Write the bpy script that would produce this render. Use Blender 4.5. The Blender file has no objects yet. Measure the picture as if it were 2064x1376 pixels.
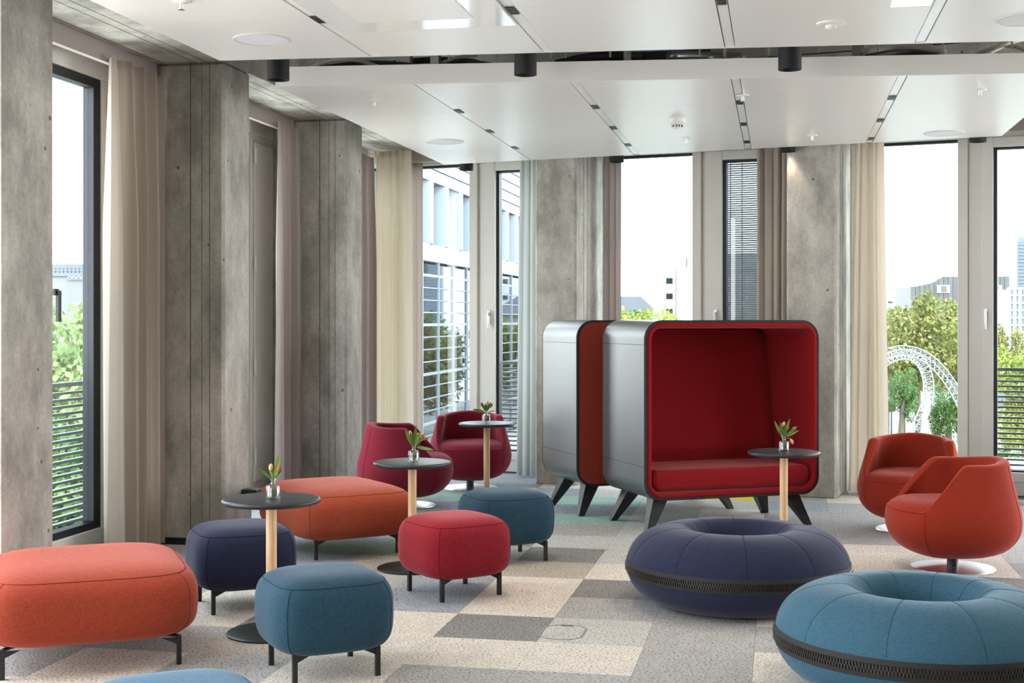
import bpy, math, random
from mathutils import Vector, Matrix
random.seed(7)
SC = bpy.context.scene
COL = SC.collection
R = math.radians
PI = math.pi

# ------------------------------------------------------------------ camera
CAMH, FPX, CX, HY = 1.5, 2700.0, 1032.0, 645.0
cam_d = bpy.data.cameras.new('camera')
cam = bpy.data.objects.new('camera', cam_d)
COL.objects.link(cam)
cam.location = (0, 0, CAMH)
cam.rotation_euler = (R(90), 0, 0)
cam_d.sensor_width = 36
cam_d.lens = FPX / 2064 * 36
cam_d.shift_y = -(688 - HY) / 2064
cam_d.clip_end = 2000
SC.camera = cam

# ------------------------------------------------------------------ light and exposure
SC.view_settings.view_transform = 'Standard'
SC.view_settings.look = 'None'
SC.view_settings.gamma = 1
SC.view_settings.use_curve_mapping = False
SC.view_settings.exposure = 0.0
world = bpy.data.worlds.new('sky')
SC.world = world
world.use_nodes = True
wn, wl = world.node_tree.nodes, world.node_tree.links
bg = wn['Background']
tc = wn.new('ShaderNodeTexCoord')
sp = wn.new('ShaderNodeSeparateXYZ')
rp = wn.new('ShaderNodeValToRGB')
rp.color_ramp.elements[0].position = 0.0
rp.color_ramp.elements[0].color = (1.0, 1.0, 1.0, 1)
rp.color_ramp.elements[1].position = 0.9
rp.color_ramp.elements[1].color = (0.72, 0.86, 1.0, 1)
wl.new(tc.outputs['Generated'], sp.inputs[0])
wl.new(sp.outputs['Z'], rp.inputs[0])
wl.new(rp.outputs[0], bg.inputs['Color'])
bg.inputs['Strength'].default_value = 9.0

def light(name, kind, energy, color, loc, parent=None, **kw):
    d = bpy.data.lights.new(name, kind)
    d.energy = energy
    d.color = color
    for k, v in kw.items():
        setattr(d, k, v)
    o = bpy.data.objects.new(name, d)
    COL.objects.link(o)
    o.location = loc
    o.parent = parent
    return o

sun = light('sun', 'SUN', 5.0, (1.0, 0.95, 0.86), (30, -30, 40), angle=R(0.6))
sun.rotation_euler = Vector((-0.55, 0.55, -0.72)).to_track_quat('-Z', 'Y').to_euler()
# unseen fill lamps added above and behind the camera to brighten the room
for (lx, ly) in ((-1.2, 0.5), (2.6, 0.5), (6.0, 3.0)):
    light('fill_area_lamp', 'AREA', 7, (1.0, 0.94, 0.87), (lx, ly, 2.9), shape='RECTANGLE', size=2.6, size_y=1.6)
for (lx, ly) in ((-2.0, 4.9), (-0.2, 5.0), (1.6, 5.1), (3.4, 5.2), (-1.2, 2.9), (0.6, 3.0), (2.4, 3.1)):
    light('fill_spot_lamp', 'SPOT', 30, (1.0, 0.86, 0.70), (lx, ly, 2.9), spot_size=R(105), spot_blend=0.9, shadow_soft_size=0.12)

# ------------------------------------------------------------------ helpers
AR = math.atan(538 / FPX)            # direction of the left wall and of the ceiling strips
PHI = R(22.8)                        # direction of the back facade
FY0 = 12.40

def room(X, Y):
    return (X * math.cos(AR) - Y * math.sin(AR), X * math.sin(AR) + Y * math.cos(AR))   # (v, u)

def at(px, Y):
    return (px - CX) / FPX * Y

def fs(px, t):
    k = (px - CX) / FPX
    return (k * (FY0 + t * math.cos(PHI)) - t * math.sin(PHI)) / (math.cos(PHI) + k * math.sin(PHI))

def wu(px, v):
    th = math.atan((px - CX) / FPX) - AR
    return v / math.tan(th)

def lin(c):
    c = c / 255.0
    return c / 12.92 if c <= 0.04045 else ((c + 0.055) / 1.055) ** 2.4

def rgb(r, g, b):
    return (lin(r), lin(g), lin(b), 1.0)

class MB:
    def __init__(self):
        self.v, self.f = [], []
    def add(self, vs, fs_):
        n = len(self.v)
        self.v += [tuple(p) for p in vs]
        self.f += [tuple(i + n for i in f) for f in fs_]
        return self
    def box(self, x0, x1, y0, y1, z0, z1):
        vs = [(x, y, z) for z in (z0, z1) for y in (y0, y1) for x in (x0, x1)]
        return self.add(vs, [(0, 2, 3, 1), (4, 5, 7, 6), (0, 1, 5, 4), (2, 6, 7, 3), (0, 4, 6, 2), (1, 3, 7, 5)])
    def prism(self, poly, z0, z1):
        n = len(poly)
        a = sum(poly[i][0] * poly[(i + 1) % n][1] - poly[(i + 1) % n][0] * poly[i][1] for i in range(n))
        if a < 0:
            poly = poly[::-1]
        vs = [(p[0], p[1], z0) for p in poly] + [(p[0], p[1], z1) for p in poly]
        fc = [tuple(range(n - 1, -1, -1)), tuple(range(n, 2 * n))]
        fc += [(i, (i + 1) % n, n + (i + 1) % n, n + i) for i in range(n)]
        return self.add(vs, fc)
    def prism_y(self, poly, y0, y1):          # polygon in xz, extruded along y
        n = len(poly)
        a = sum(poly[i][0] * poly[(i + 1) % n][1] - poly[(i + 1) % n][0] * poly[i][1] for i in range(n))
        if a < 0:
            poly = poly[::-1]
        vs = [(p[0], y0, p[1]) for p in poly] + [(p[0], y1, p[1]) for p in poly]
        fc = [tuple(range(n)), tuple(range(2 * n - 1, n - 1, -1))]
        fc += [(n + i, n + (i + 1) % n, (i + 1) % n, i) for i in range(n)]
        return self.add(vs, fc)
    def grid(self, rows, cu=False, cv=False):
        nr, nc = len(rows), len(rows[0])
        vs = [p for r in rows for p in r]
        fc = []
        for i in range(nr if cv else nr - 1):
            for j in range(nc if cu else nc - 1):
                a, b = i * nc + j, i * nc + (j + 1) % nc
                c, d = ((i + 1) % nr) * nc + (j + 1) % nc, ((i + 1) % nr) * nc + j
                fc.append((a, b, c, d))
        return self.add(vs, fc)
    def lathe(self, prof, n=48, c=(0, 0, 0), cap0=True, cap1=True):
        rows = [[(c[0] + r * math.cos(2 * PI * k / n), c[1] + r * math.sin(2 * PI * k / n), c[2] + z) for k in range(n)] for r, z in prof]
        n0 = len(self.v)
        self.grid(rows, cu=True)
        if cap0:
            self.f.append(tuple(n0 + k for k in range(n - 1, -1, -1)))
        if cap1:
            b = n0 + (len(prof) - 1) * n
            self.f.append(tuple(b + k for k in range(n)))
        return self
    def tube(self, pts, r, n=8, closed=False):
        pts = [Vector(p) for p in pts]
        m = len(pts)
        rows = []
        up = Vector((0, 0, 1))
        for i in range(m):
            a = pts[(i - 1) % m] if (closed or i) else pts[0]
            b = pts[(i + 1) % m] if (closed or i < m - 1) else pts[-1]
            t = (b - a)
            t = t.normalized() if t.length > 1e-9 else Vector((0, 0, 1))
            q = up if abs(t.dot(up)) < 0.95 else Vector((1, 0, 0))
            e1 = t.cross(q).normalized()
            e2 = e1.cross(t).normalized()
            rr = r[i] if isinstance(r, (list, tuple)) else r
            rows.append([tuple(pts[i] + e1 * (rr * math.cos(2 * PI * k / n)) + e2 * (rr * math.sin(2 * PI * k / n))) for k in range(n)])
        n0 = len(self.v)
        self.grid(rows, cu=True, cv=closed)
        if not closed:
            self.f.append(tuple(n0 + k for k in range(n - 1, -1, -1)))
            b = n0 + (m - 1) * n
            self.f.append(tuple(b + k for k in range(n)))
        return self
    def frustum(self, b, t, z0, z1):          # quads (list of 4 xy) bottom and top
        vs = [(p[0], p[1], z0) for p in b] + [(p[0], p[1], z1) for p in t]
        return self.add(vs, [(3, 2, 1, 0), (4, 5, 6, 7), (0, 1, 5, 4), (1, 2, 6, 5), (2, 3, 7, 6), (3, 0, 4, 7)])
    def mesh(self, name, mat, smooth=None):
        me = bpy.data.meshes.new(name)
        me.from_pydata(self.v, [], self.f)
        me.update()
        if mat:
            me.materials.append(mat)
        if smooth is not None:
            me.polygons.foreach_set('use_smooth', [True] * len(me.polygons))
            if smooth < 180:
                me.set_sharp_from_angle(angle=R(smooth))
        return me
    def build(self, name, mat, parent=None, smooth=None, bevel=0, seg=2, loc=None, rz=None):
        o = bpy.data.objects.new(name, self.mesh(name, mat, smooth))
        COL.objects.link(o)
        o.parent = parent
        if loc:
            o.location = loc
        if rz is not None:
            o.rotation_euler.z = rz
        if bevel:
            m = o.modifiers.new('bevel', 'BEVEL')
            m.width = bevel
            m.segments = seg
            m.limit_method = 'ANGLE'
            m.angle_limit = R(40)
        return o

def link_mesh(name, me, parent, loc=(0, 0, 0), rz=0):
    o = bpy.data.objects.new(name, me)
    COL.objects.link(o)
    o.parent = parent
    o.location = loc
    o.rotation_euler.z = rz
    return o

def tag(o, label, cat, group=None, kind=None):
    o['label'] = label
    o['category'] = cat
    if group:
        o['group'] = group
    if kind:
        o['kind'] = kind
    return o

def thing(name, label, cat, loc=(0, 0, 0), rz=0, group=None):
    o = bpy.data.objects.new(name, None)
    COL.objects.link(o)
    o.empty_display_size = 0.1
    o.location = loc
    o.rotation_euler = (0, 0, rz)
    return tag(o, label, cat, group)

def struct(name, loc=(0, 0, 0), rz=0, label=None, cat=None):
    o = bpy.data.objects.new(name, None)
    COL.objects.link(o)
    o.empty_display_size = 0.1
    o.location = loc
    o.rotation_euler = (0, 0, rz)
    o['kind'] = 'structure'
    if label:
        o['label'] = label
        o['category'] = cat
    return o

def children(o):
    return [c for c in COL.objects if c.parent == o]

def copy_thing(src, label, loc, rz, group=None):
    r = src.copy()
    COL.objects.link(r)
    r.location = loc
    r.rotation_euler.z = rz
    r['label'] = label
    if group:
        r['group'] = group
    for ch in list(src.children):
        c = ch.copy()
        COL.objects.link(c)
        c.parent = r
        for g in list(ch.children):
            d = g.copy()
            COL.objects.link(d)
            d.parent = c
    return r

# ------------------------------------------------------------------ materials
def new_mat(name):
    m = bpy.data.materials.new(name)
    m.use_nodes = True
    n, l = m.node_tree.nodes, m.node_tree.links
    return m, n, l, n['Principled BSDF']

def plain(name, col, rough=0.5, metal=0.0, spec=0.5, coat=0.0, emit=0):
    m, n, l, b = new_mat(name)
    b.inputs['Base Color'].default_value = col
    b.inputs['Roughness'].default_value = rough
    b.inputs['Metallic'].default_value = metal
    b.inputs['Specular IOR Level'].default_value = spec
    b.inputs['Coat Weight'].default_value = coat
    if emit:
        b.inputs['Emission Color'].default_value = col
        b.inputs['Emission Strength'].default_value = emit
    return m

def mixc(n, l, fac, a, b):
    x = n.new('ShaderNodeMix')
    x.data_type = 'RGBA'
    for sock, val in ((x.inputs[0], fac), (x.inputs[6], a), (x.inputs[7], b)):
        if hasattr(val, 'is_output') or hasattr(val, 'links'):
            l.new(val, sock)
        else:
            sock.default_value = val
    return x.outputs[2]

def noise(n, l, vec, scale, detail=3, rough=0.5):
    t = n.new('ShaderNodeTexNoise')
    t.inputs['Scale'].default_value = scale
    t.inputs['Detail'].default_value = detail
    t.inputs['Roughness'].default_value = rough
    if vec is not None:
        l.new(vec, t.inputs['Vector'])
    return t.outputs['Fac']

def mapped(n, l, src, scale):
    mp = n.new('ShaderNodeMapping')
    mp.inputs['Scale'].default_value = scale
    l.new(src, mp.inputs[0])
    return mp.outputs[0]

def ramp(n, l, fac, p0, p1, c0=(0, 0, 0, 1), c1=(1, 1, 1, 1)):
    r = n.new('ShaderNodeValToRGB')
    r.color_ramp.elements[0].position = p0
    r.color_ramp.elements[1].position = p1
    r.color_ramp.elements[0].color = c0
    r.color_ramp.elements[1].color = c1
    l.new(fac, r.inputs[0])
    return r.outputs[0]

def bump(n, l, b, h, strength=0.2, dist=0.005):
    k = n.new('ShaderNodeBump')
    k.inputs['Strength'].default_value = strength
    k.inputs['Distance'].default_value = dist
    l.new(h, k.inputs['Height'])
    l.new(k.outputs[0], b.inputs['Normal'])

def dark(c, f):
    return (c[0] * f, c[1] * f, c[2] * f, 1)

def fabric(name, col, scale=330, var=0.2, sheen=0.6):
    col = dark(col, 0.54)
    m, n, l, b = new_mat(name)
    t = n.new('ShaderNodeTexCoord')
    a = noise(n, l, mapped(n, l, t.outputs['Object'], (1, 1, 0.12)), scale, 2)
    c = noise(n, l, mapped(n, l, t.outputs['Object'], (0.15, 0.15, 1)), scale, 2)
    h = n.new('ShaderNodeMath')
    h.operation = 'ADD'
    l.new(a, h.inputs[0])
    l.new(c, h.inputs[1])
    f = ramp(n, l, h.outputs[0], 0.75, 1.25) if False else h.outputs[0]
    mr = n.new('ShaderNodeMapRange')
    mr.inputs[1].default_value = 0.72
    mr.inputs[2].default_value = 1.28
    l.new(f, mr.inputs[0])
    l.new(mixc(n, l, mr.outputs[0], dark(col, 1 - var), dark(col, 1 + var)), b.inputs['Base Color'])
    b.inputs['Roughness'].default_value = 0.92
    b.inputs['Specular IOR Level'].default_value = 0.15
    b.inputs['Sheen Weight'].default_value = sheen
    b.inputs['Sheen Roughness'].default_value = 0.4
    b.inputs['Sheen Tint'].default_value = (min(1, col[0] * 1.3 + .22), min(1, col[1] * 1.3 + .2), min(1, col[2] * 1.3 + .2), 1)
    bump(n, l, b, h.outputs[0], 0.25, 0.002)
    return m

def carpet(name, col, fleck):
    m, n, l, b = new_mat(name)
    g = n.new('ShaderNodeNewGeometry')
    f1 = noise(n, l, g.outputs['Position'], 80, 3, 0.6)
    f2 = noise(n, l, g.outputs['Position'], 9, 2)
    base = mixc(n, l, ramp(n, l, f2, 0.3, 0.7), dark(col, 0.93), dark(col, 1.07))
    dk = ramp(n, l, f1, 0.39, 0.475)
    c = mixc(n, l, dk, dark(col, fleck), base)
    f3 = noise(n, l, g.outputs['Position'], 150, 2, 0.5)
    l.new(mixc(n, l, ramp(n, l, f3, 0.56, 0.66), c, dark(col, 1.28)), b.inputs['Base Color'])
    b.inputs['Roughness'].default_value = 0.97
    b.inputs['Specular IOR Level'].default_value = 0.05
    bump(n, l, b, f1, 0.5, 0.006)
    return m

def concrete(name, c0, c1):
    m, n, l, b = new_mat(name)
    g = n.new('ShaderNodeNewGeometry')
    p = g.outputs['Position']
    big = noise(n, l, mapped(n, l, p, (1, 1, 0.55)), 3.4, 8, 0.68)
    streak = noise(n, l, mapped(n, l, p, (1, 1, 0.05)), 11, 4, 0.6)
    fine = noise(n, l, p, 45, 4, 0.7)
    c = mixc(n, l, ramp(n, l, big, 0.36, 0.64), c0, c1)
    c = mixc(n, l, ramp(n, l, streak, 0.35, 0.62), mixc(n, l, 0.16, c, dark(c0, 0.72)), c)
    c = mixc(n, l, ramp(n, l, fine, 0.3, 0.62), mixc(n, l, 0.3, c, dark(c0, 0.6)), c)
    vo = n.new('ShaderNodeTexVoronoi')
    vo.inputs['Scale'].default_value = 9
    l.new(p, vo.inputs['Vector'])
    sel = n.new('ShaderNodeSeparateColor')
    l.new(vo.outputs['Color'], sel.inputs[0])
    thr = n.new('ShaderNodeMath')
    thr.operation = 'MULTIPLY'
    l.new(ramp(n, l, sel.outputs[0], 0.35, 0.95), thr.inputs[0])
    thr.inputs[1].default_value = 0.115
    lt = n.new('ShaderNodeMath')
    lt.operation = 'LESS_THAN'
    l.new(vo.outputs['Distance'], lt.inputs[0])
    l.new(thr.outputs[0], lt.inputs[1])
    c = mixc(n, l, lt.outputs[0], c, mixc(n, l, 0.25, dark(c0, 0.25), c))
    l.new(c, b.inputs['Base Color'])
    b.inputs['Roughness'].default_value = 0.78
    b.inputs['Specular IOR Level'].default_value = 0.25
    bump(n, l, b, fine, 0.15, 0.004)
    return m

def drape(name, col, tr=0.35):
    m, n, l, b = new_mat(name)
    out = n['Material Output']
    g = n.new('ShaderNodeTexCoord')
    f = noise(n, l, mapped(n, l, g.outputs['Object'], (1, 1, 0.1)), 300, 2)
    c = mixc(n, l, f, dark(col, 0.97), dark(col, 1.03))
    l.new(c, b.inputs['Base Color'])
    b.inputs['Roughness'].default_value = 0.8
    b.inputs['Specular IOR Level'].default_value = 0.2
    b.inputs['Sheen Weight'].default_value = 0.15
    t = n.new('ShaderNodeBsdfTranslucent')
    l.new(c, t.inputs[0])
    mx = n.new('ShaderNodeMixShader')
    mx.inputs[0].default_value = tr
    l.new(b.outputs[0], mx.inputs[1])
    l.new(t.outputs[0], mx.inputs[2])
    l.new(mx.outputs[0], out.inputs[0])
    return m

def pane_glass(name, tint=(0.93, 0.97, 0.97, 1), base=0.035):
    m, n, l, b = new_mat(name)
    out = n['Material Output']
    n.remove(b)
    t = n.new('ShaderNodeBsdfTransparent')
    t.inputs[0].default_value = tint
    gl = n.new('ShaderNodeBsdfGlossy')
    gl.inputs['Roughness'].default_value = 0.0
    lw = n.new('ShaderNodeLayerWeight')
    lw.inputs['Blend'].default_value = 0.5
    pw = n.new('ShaderNodeMath')
    pw.operation = 'POWER'
    l.new(lw.outputs['Facing'], pw.inputs[0])
    pw.inputs[1].default_value = 5
    fr = n.new('ShaderNodeMapRange')
    fr.inputs[3].default_value = base
    fr.inputs[4].default_value = 0.9
    l.new(pw.outputs[0], fr.inputs[0])
    mx = n.new('ShaderNodeMixShader')
    l.new(fr.outputs[0], mx.inputs[0])
    l.new(t.outputs[0], mx.inputs[1])
    l.new(gl.outputs[0], mx.inputs[2])
    l.new(mx.outputs[0], out.inputs[0])
    return m

def brushed(name, col, rough=0.3):
    m, n, l, b = new_mat(name)
    g = n.new('ShaderNodeTexCoord')
    f = noise(n, l, mapped(n, l, g.outputs['Object'], (60, 60, 0.8)), 6, 3)
    l.new(mixc(n, l, f, dark(col, 0.9), dark(col, 1.08)), b.inputs['Base Color'])
    b.inputs['Metallic'].default_value = 1
    b.inputs['Roughness'].default_value = rough
    return m

def wood(name, c0, c1):
    m, n, l, b = new_mat(name)
    g = n.new('ShaderNodeTexCoord')
    f = noise(n, l, mapped(n, l, g.outputs['Object'], (30, 30, 1.5)), 4, 4, 0.6)
    l.new(mixc(n, l, ramp(n, l, f, 0.3, 0.7), c0, c1), b.inputs['Base Color'])
    b.inputs['Roughness'].default_value = 0.45
    return m

def foliage(name, c0, c1, c2):
    m, n, l, b = new_mat(name)
    out = n['Material Output']
    g = n.new('ShaderNodeNewGeometry')
    f = noise(n, l, g.outputs['Position'], 0.9, 3)
    c = mixc(n, l, ramp(n, l, f, 0.35, 0.65), c0, c1)
    c = mixc(n, l, ramp(n, l, g.outputs['Random Per Island'], 0.55, 1.0), c, c2)
    l.new(c, b.inputs['Base Color'])
    b.inputs['Roughness'].default_value = 0.6
    t = n.new('ShaderNodeBsdfTranslucent')
    l.new(c, t.inputs[0])
    mx = n.new('ShaderNodeMixShader')
    mx.inputs[0].default_value = 0.35
    l.new(b.outputs[0], mx.inputs[1])
    l.new(t.outputs[0], mx.inputs[2])
    l.new(mx.outputs[0], out.inputs[0])
    return m

M = dict(
    concrete=concrete('concrete', rgb(148, 144, 136), rgb(208, 202, 191)),
    concrete_dark=plain('void_concrete', rgb(150, 148, 142), 0.9),
    void=plain('void_black', rgb(28, 28, 28), 0.9),
    seam_c=plain('formwork_line', rgb(92, 90, 84), 0.9),
    white=plain('frame_white', rgb(229, 225, 218), 0.35),
    ceil=plain('ceiling_metal', rgb(233, 229, 223), 0.30, spec=0.7),
    strip=plain('ceiling_strip', rgb(238, 236, 230), 0.25),
    gloss=plain('gloss_white', rgb(232, 230, 226), 0.08, spec=0.7),
    black=plain('black_metal', rgb(26, 26, 27), 0.4),
    blackm=plain('black_matt', rgb(20, 20, 21), 0.7),
    gasket=plain('dark_gasket', rgb(28, 34, 42), 0.45),
    pelmet=drape('pelmet_fabric', rgb(178, 166, 162), 0.05),
    glass=pane_glass('window_glass'),
    steel=plain('brushed_steel', rgb(225, 226, 230), 0.28, metal=1),
    alu=brushed('brushed_aluminium', rgb(140, 140, 141), 0.36),
    wood=wood('pale_beech', rgb(222, 176, 128), rgb(238, 204, 164)),
    tabletop=plain('black_laminate', rgb(44, 46, 48), 0.42),
    rail=plain('railing_grey', rgb(54, 62, 67), 0.5),
)
FAB = dict(
    orange=fabric('orange_wool', rgb(202, 86, 60)),
    orange2=fabric('coral_wool', rgb(204, 94, 66)),
    red=fabric('red_wool', rgb(178, 42, 56)),
    teal=fabric('teal_wool', rgb(54, 90, 110)),
    blue=fabric('light_blue_wool', rgb(78, 124, 154)),
    tealdonut=fabric('petrol_wool', rgb(74, 118, 141)),
    navy=fabric('navy_wool', rgb(54, 60, 88)),
    chair_orange=fabric('chair_orange_wool', rgb(190, 64, 42), var=0.1),
    crimson=fabric('crimson_wool', rgb(158, 42, 62), var=0.1),
    pod_red=fabric('pod_red_wool', rgb(178, 32, 39), var=0.12),
    brick=fabric('brick_felt', rgb(188, 78, 62), scale=200, var=0.12, sheen=0.1),
)

# ------------------------------------------------------------------ floor with carpet tiles
floor = struct('floor', rz=-AR)
MB().box(-4.9, 7.5, -4.5, 15.5, -0.30, -0.008).build('subfloor', plain('subfloor', rgb(110, 108, 104), 0.95), floor)
CT = dict(
    B=carpet('carpet_beige', rgb(213, 204, 192), 0.40), G=carpet('carpet_grey', rgb(172, 169, 166), 0.36),
    D=carpet('carpet_dark_grey', rgb(140, 137, 135), 0.36), L=carpet('carpet_light_grey', rgb(190, 187, 181), 0.38),
    W=carpet('carpet_warm_grey', rgb(178, 169, 159), 0.40), N=carpet('carpet_blue_grey', rgb(156, 160, 166), 0.34),
    A=carpet('carpet_aqua', rgb(162, 184, 174), 0.40), Y=carpet('carpet_yellow', rgb(214, 186, 62), 0.60),
    E=carpet('carpet_green', rgb(140, 158, 140), 0.40))
TU, TV, U0, V0 = 0.514, 0.5, 6.155, -1.61
rows = {
    -4: 'GGGGGGGGGGGGGG', -3: 'GGBBGGBGGGGGGG',
    -2: 'GGGBGBGGGGGGGG', -1: 'GGNGWBBBGBBGGG', 0: 'WGGBDBDLGGGGGG', 1: 'GNGBWNBGGBGGGG',
    2: 'GGNGGNBDGGGGGG', 3: 'GNGNWWWBGGGDBG', 4: 'GGNEEWDLGGBBGG', 5: 'GGNNEDLLGGBBLG',
    6: 'GGGNEAWLGGGGLG', 7: 'GGNENAALNGGGGG', 8: 'GGNNNNNLBGGGGG', 9: 'GGNAGAALLNGBGG',
    10: 'GGNALNLNYGBGGG', 11: 'GGNNNBBLGGGGBG', 12: 'GGGNNBBLGGGGGG', 13: 'GGGGGGGGGGGGGG'}
# columns of the strings start at c = -6
tile_me = {}
for k, mt in CT.items():
    tile_me[k] = MB().box(-TV / 2 + .0006, TV / 2 - .0006, -TU / 2 + .0006, TU / 2 - .0006, -0.008, 0).mesh('carpet_tile', mt)
for r, s in rows.items():
    for i, ch in enumerate(s):
        c = i - 6
        u, v = U0 + TU * (r + .5), V0 + TV * (c + .5)
        X, Y = u * math.sin(AR) + v * math.cos(AR), u * math.cos(AR) - v * math.sin(AR)
        if v < -4.3 or Y - 12.9 + .42 * X > .25:
            continue
        link_mesh('carpet_tile', tile_me[ch], floor, (v, u, 0))
MB().box(V0 + TV * 8, 7.4, -4.4, 15.4, -0.008, -0.0005).build('carpet_field', CT['G'], floor)
MB().box(-4.8, V0 + TV * 8, -4.4, U0 - 4 * TU, -0.008, -0.0005).build('carpet_field', CT['G'], floor)

# ------------------------------------------------------------------ left wall: concrete columns, beam, soffit, pelmets
LV, CW, SOF, VW = -3.62, 0.447, 3.22, -4.35
wall_left = struct('wall_left', rz=-AR)
col_u = [3.217, 5.79, 8.363, 10.936]
for i, u0 in enumerate(col_u):
    c = MB().box(-4.55, LV, u0, u0 + CW, -.01, SOF).build('column', M['concrete'], wall_left, bevel=0.018, seg=1)
    sm = MB()
    for d, w in ((0.10, .004), (0.155, .003), (0.235, .006)):       # formwork lines on the flank towards the camera
        sm.box(LV - d - w, LV - d, u0 - .0015, u0 + .001, 0, SOF)
    sm.build('formwork_line', M['seam_c'], c)
MB().box(-4.55, LV, -4, 12.45, SOF, 3.75).build('beam', M['concrete'], wall_left)
ln = MB()
for d in (0.12, 0.2, 0.42):
    ln.box(LV - d - .005, LV - d, 2, 12.6, SOF - .001, SOF + .001)
ln.build('formwork_line', M['seam_c'], wall_left)
for (a, b) in ((3.67, 5.785), (6.24, 8.355), (8.815, 10.93), (11.39, 13.05)):
    MB().box(-4.13, -4.09, a, b, 3.10, 3.218).build('pelmet', M['pelmet'], wall_left)
MB().box(-4.55, -4.13, -4, 13.5, SOF, 3.75).build('lintel', M['concrete'], wall_left)
MB().box(-4.75, -4.45, -4, 13.5, -.35, -0.011).build('sill_slab', M['concrete'], wall_left)
MB().box(-4.1, LV - .03, 8.345, 8.362, 0, .045).build('skirting', M['blackm'], wall_left)

def bay_window(name, u0, u1, gl1):
    """Left bay: glazing from u0 to gl1 in a dark sash, then a white ventilation leaf up to u1."""
    w = struct(name, rz=-AR)
    fr = MB().box(VW - .06, VW + .07, u0, u1, 3.05, 3.22).box(VW - .06, VW + .07, u0, u1, 0, .085)
    fr.box(VW - .06, VW + .07, u0, u0 + .06, .085, 3.05)
    fr.build('frame', M['white'], w, bevel=.004)
    g = MB().box(VW - .03, VW + .05, u0 + .06, gl1 + .085, 2.99, 3.05).box(VW - .03, VW + .05, u0 + .06, gl1 + .085, .165, .21)
    g.box(VW - .03, VW + .05, gl1, gl1 + .085, .21, 2.99).box(VW - .03, VW + .05, u0 + .06, u0 + .12, .21, 2.99)
    g.build('sash', M['gasket'], w, bevel=.004)
    MB().box(VW - .06, VW + .07, u0 + .06, gl1 + .085, .085, .165).build('sill_rail', M['white'], w, bevel=.004)
    MB().box(VW + .004, VW + .012, u0 + .12, gl1, .21, 2.99).build('pane', M['glass'], w)
    lf = MB().box(VW - .06, VW + .06, gl1 + .087, u1, .085, 3.05).build('vent_leaf', M['white'], w, bevel=.006)
    MB().box(VW + .06, VW + .078, gl1 + .15, u1 - .02, .15, 2.98).build('leaf_panel', M['white'], lf, bevel=.006)
    for z in (0.3, 1.05, 1.9, 2.8):
        MB().lathe([(.011, 0), (.011, .13)], 10, (VW + .082, gl1 + .145, z)).build('hinge', M['white'], lf, smooth=40)
    return w

w1 = bay_window('window_1', 6.238, 8.362, 7.887)
hd = MB().box(VW + .05, VW + .075, 7.42, 7.45, 1.49, 1.68).box(VW + .03, VW + .06, 7.40, 7.45, 1.65, 1.69)
hd.build('handle', M['black'], w1, bevel=.004)
bay_window('window_2', 8.811, 10.935, 10.36)
bay_window('window_3', 11.384, 13.35, 12.9)

# ------------------------------------------------------------------ back wall (facade frame: x = s along, y = t outwards)
wall_back = struct('wall_back', (0, FY0, 0), -PHI)
sA0, sA1, sB0, sB1 = fs(1078, 0), fs(1161, 0), fs(1585, 0), fs(1686, 0)
pitch = sB0 - sA0
cols_b = [(sA0, sA1), (sB0, sB1), (sB0 + pitch, sB1 + pitch)]
for (a, b) in cols_b:
    c = MB().box(a, b, 0, .98, -.01, SOF).build('column', M['concrete'], wall_back, bevel=0.018, seg=1)
    sm = MB()
    for d in (0.2, 0.31):
        sm.box(b - .001, b + .0015, d, d + .004, 0, SOF)
    sm.build('formwork_line', M['seam_c'], c)
MB().box(-2.05, 9.5, 0.02, 1.05, SOF + .001, 3.75).build('beam', M['concrete'], wall_back)
MB().box(-1.95, 9.5, .62, 1.2, -.35, -0.011).build('sill_slab', M['concrete'], wall_back)
TW = 0.83
MB().box(fs(757, .66) , sA0 - .005, .64, .68, 3.09, SOF).build('pelmet', M['pelmet'], wall_back)
MB().box(sA1 + .005, sB0 - .005, .64, .68, 3.10, SOF).build('pelmet', M['pelmet'], wall_back)
MB().box(sB1 + .005, cols_b[2][0] - .005, .64, .68, 3.10, SOF).build('pelmet', M['pelmet'], wall_back)

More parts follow.
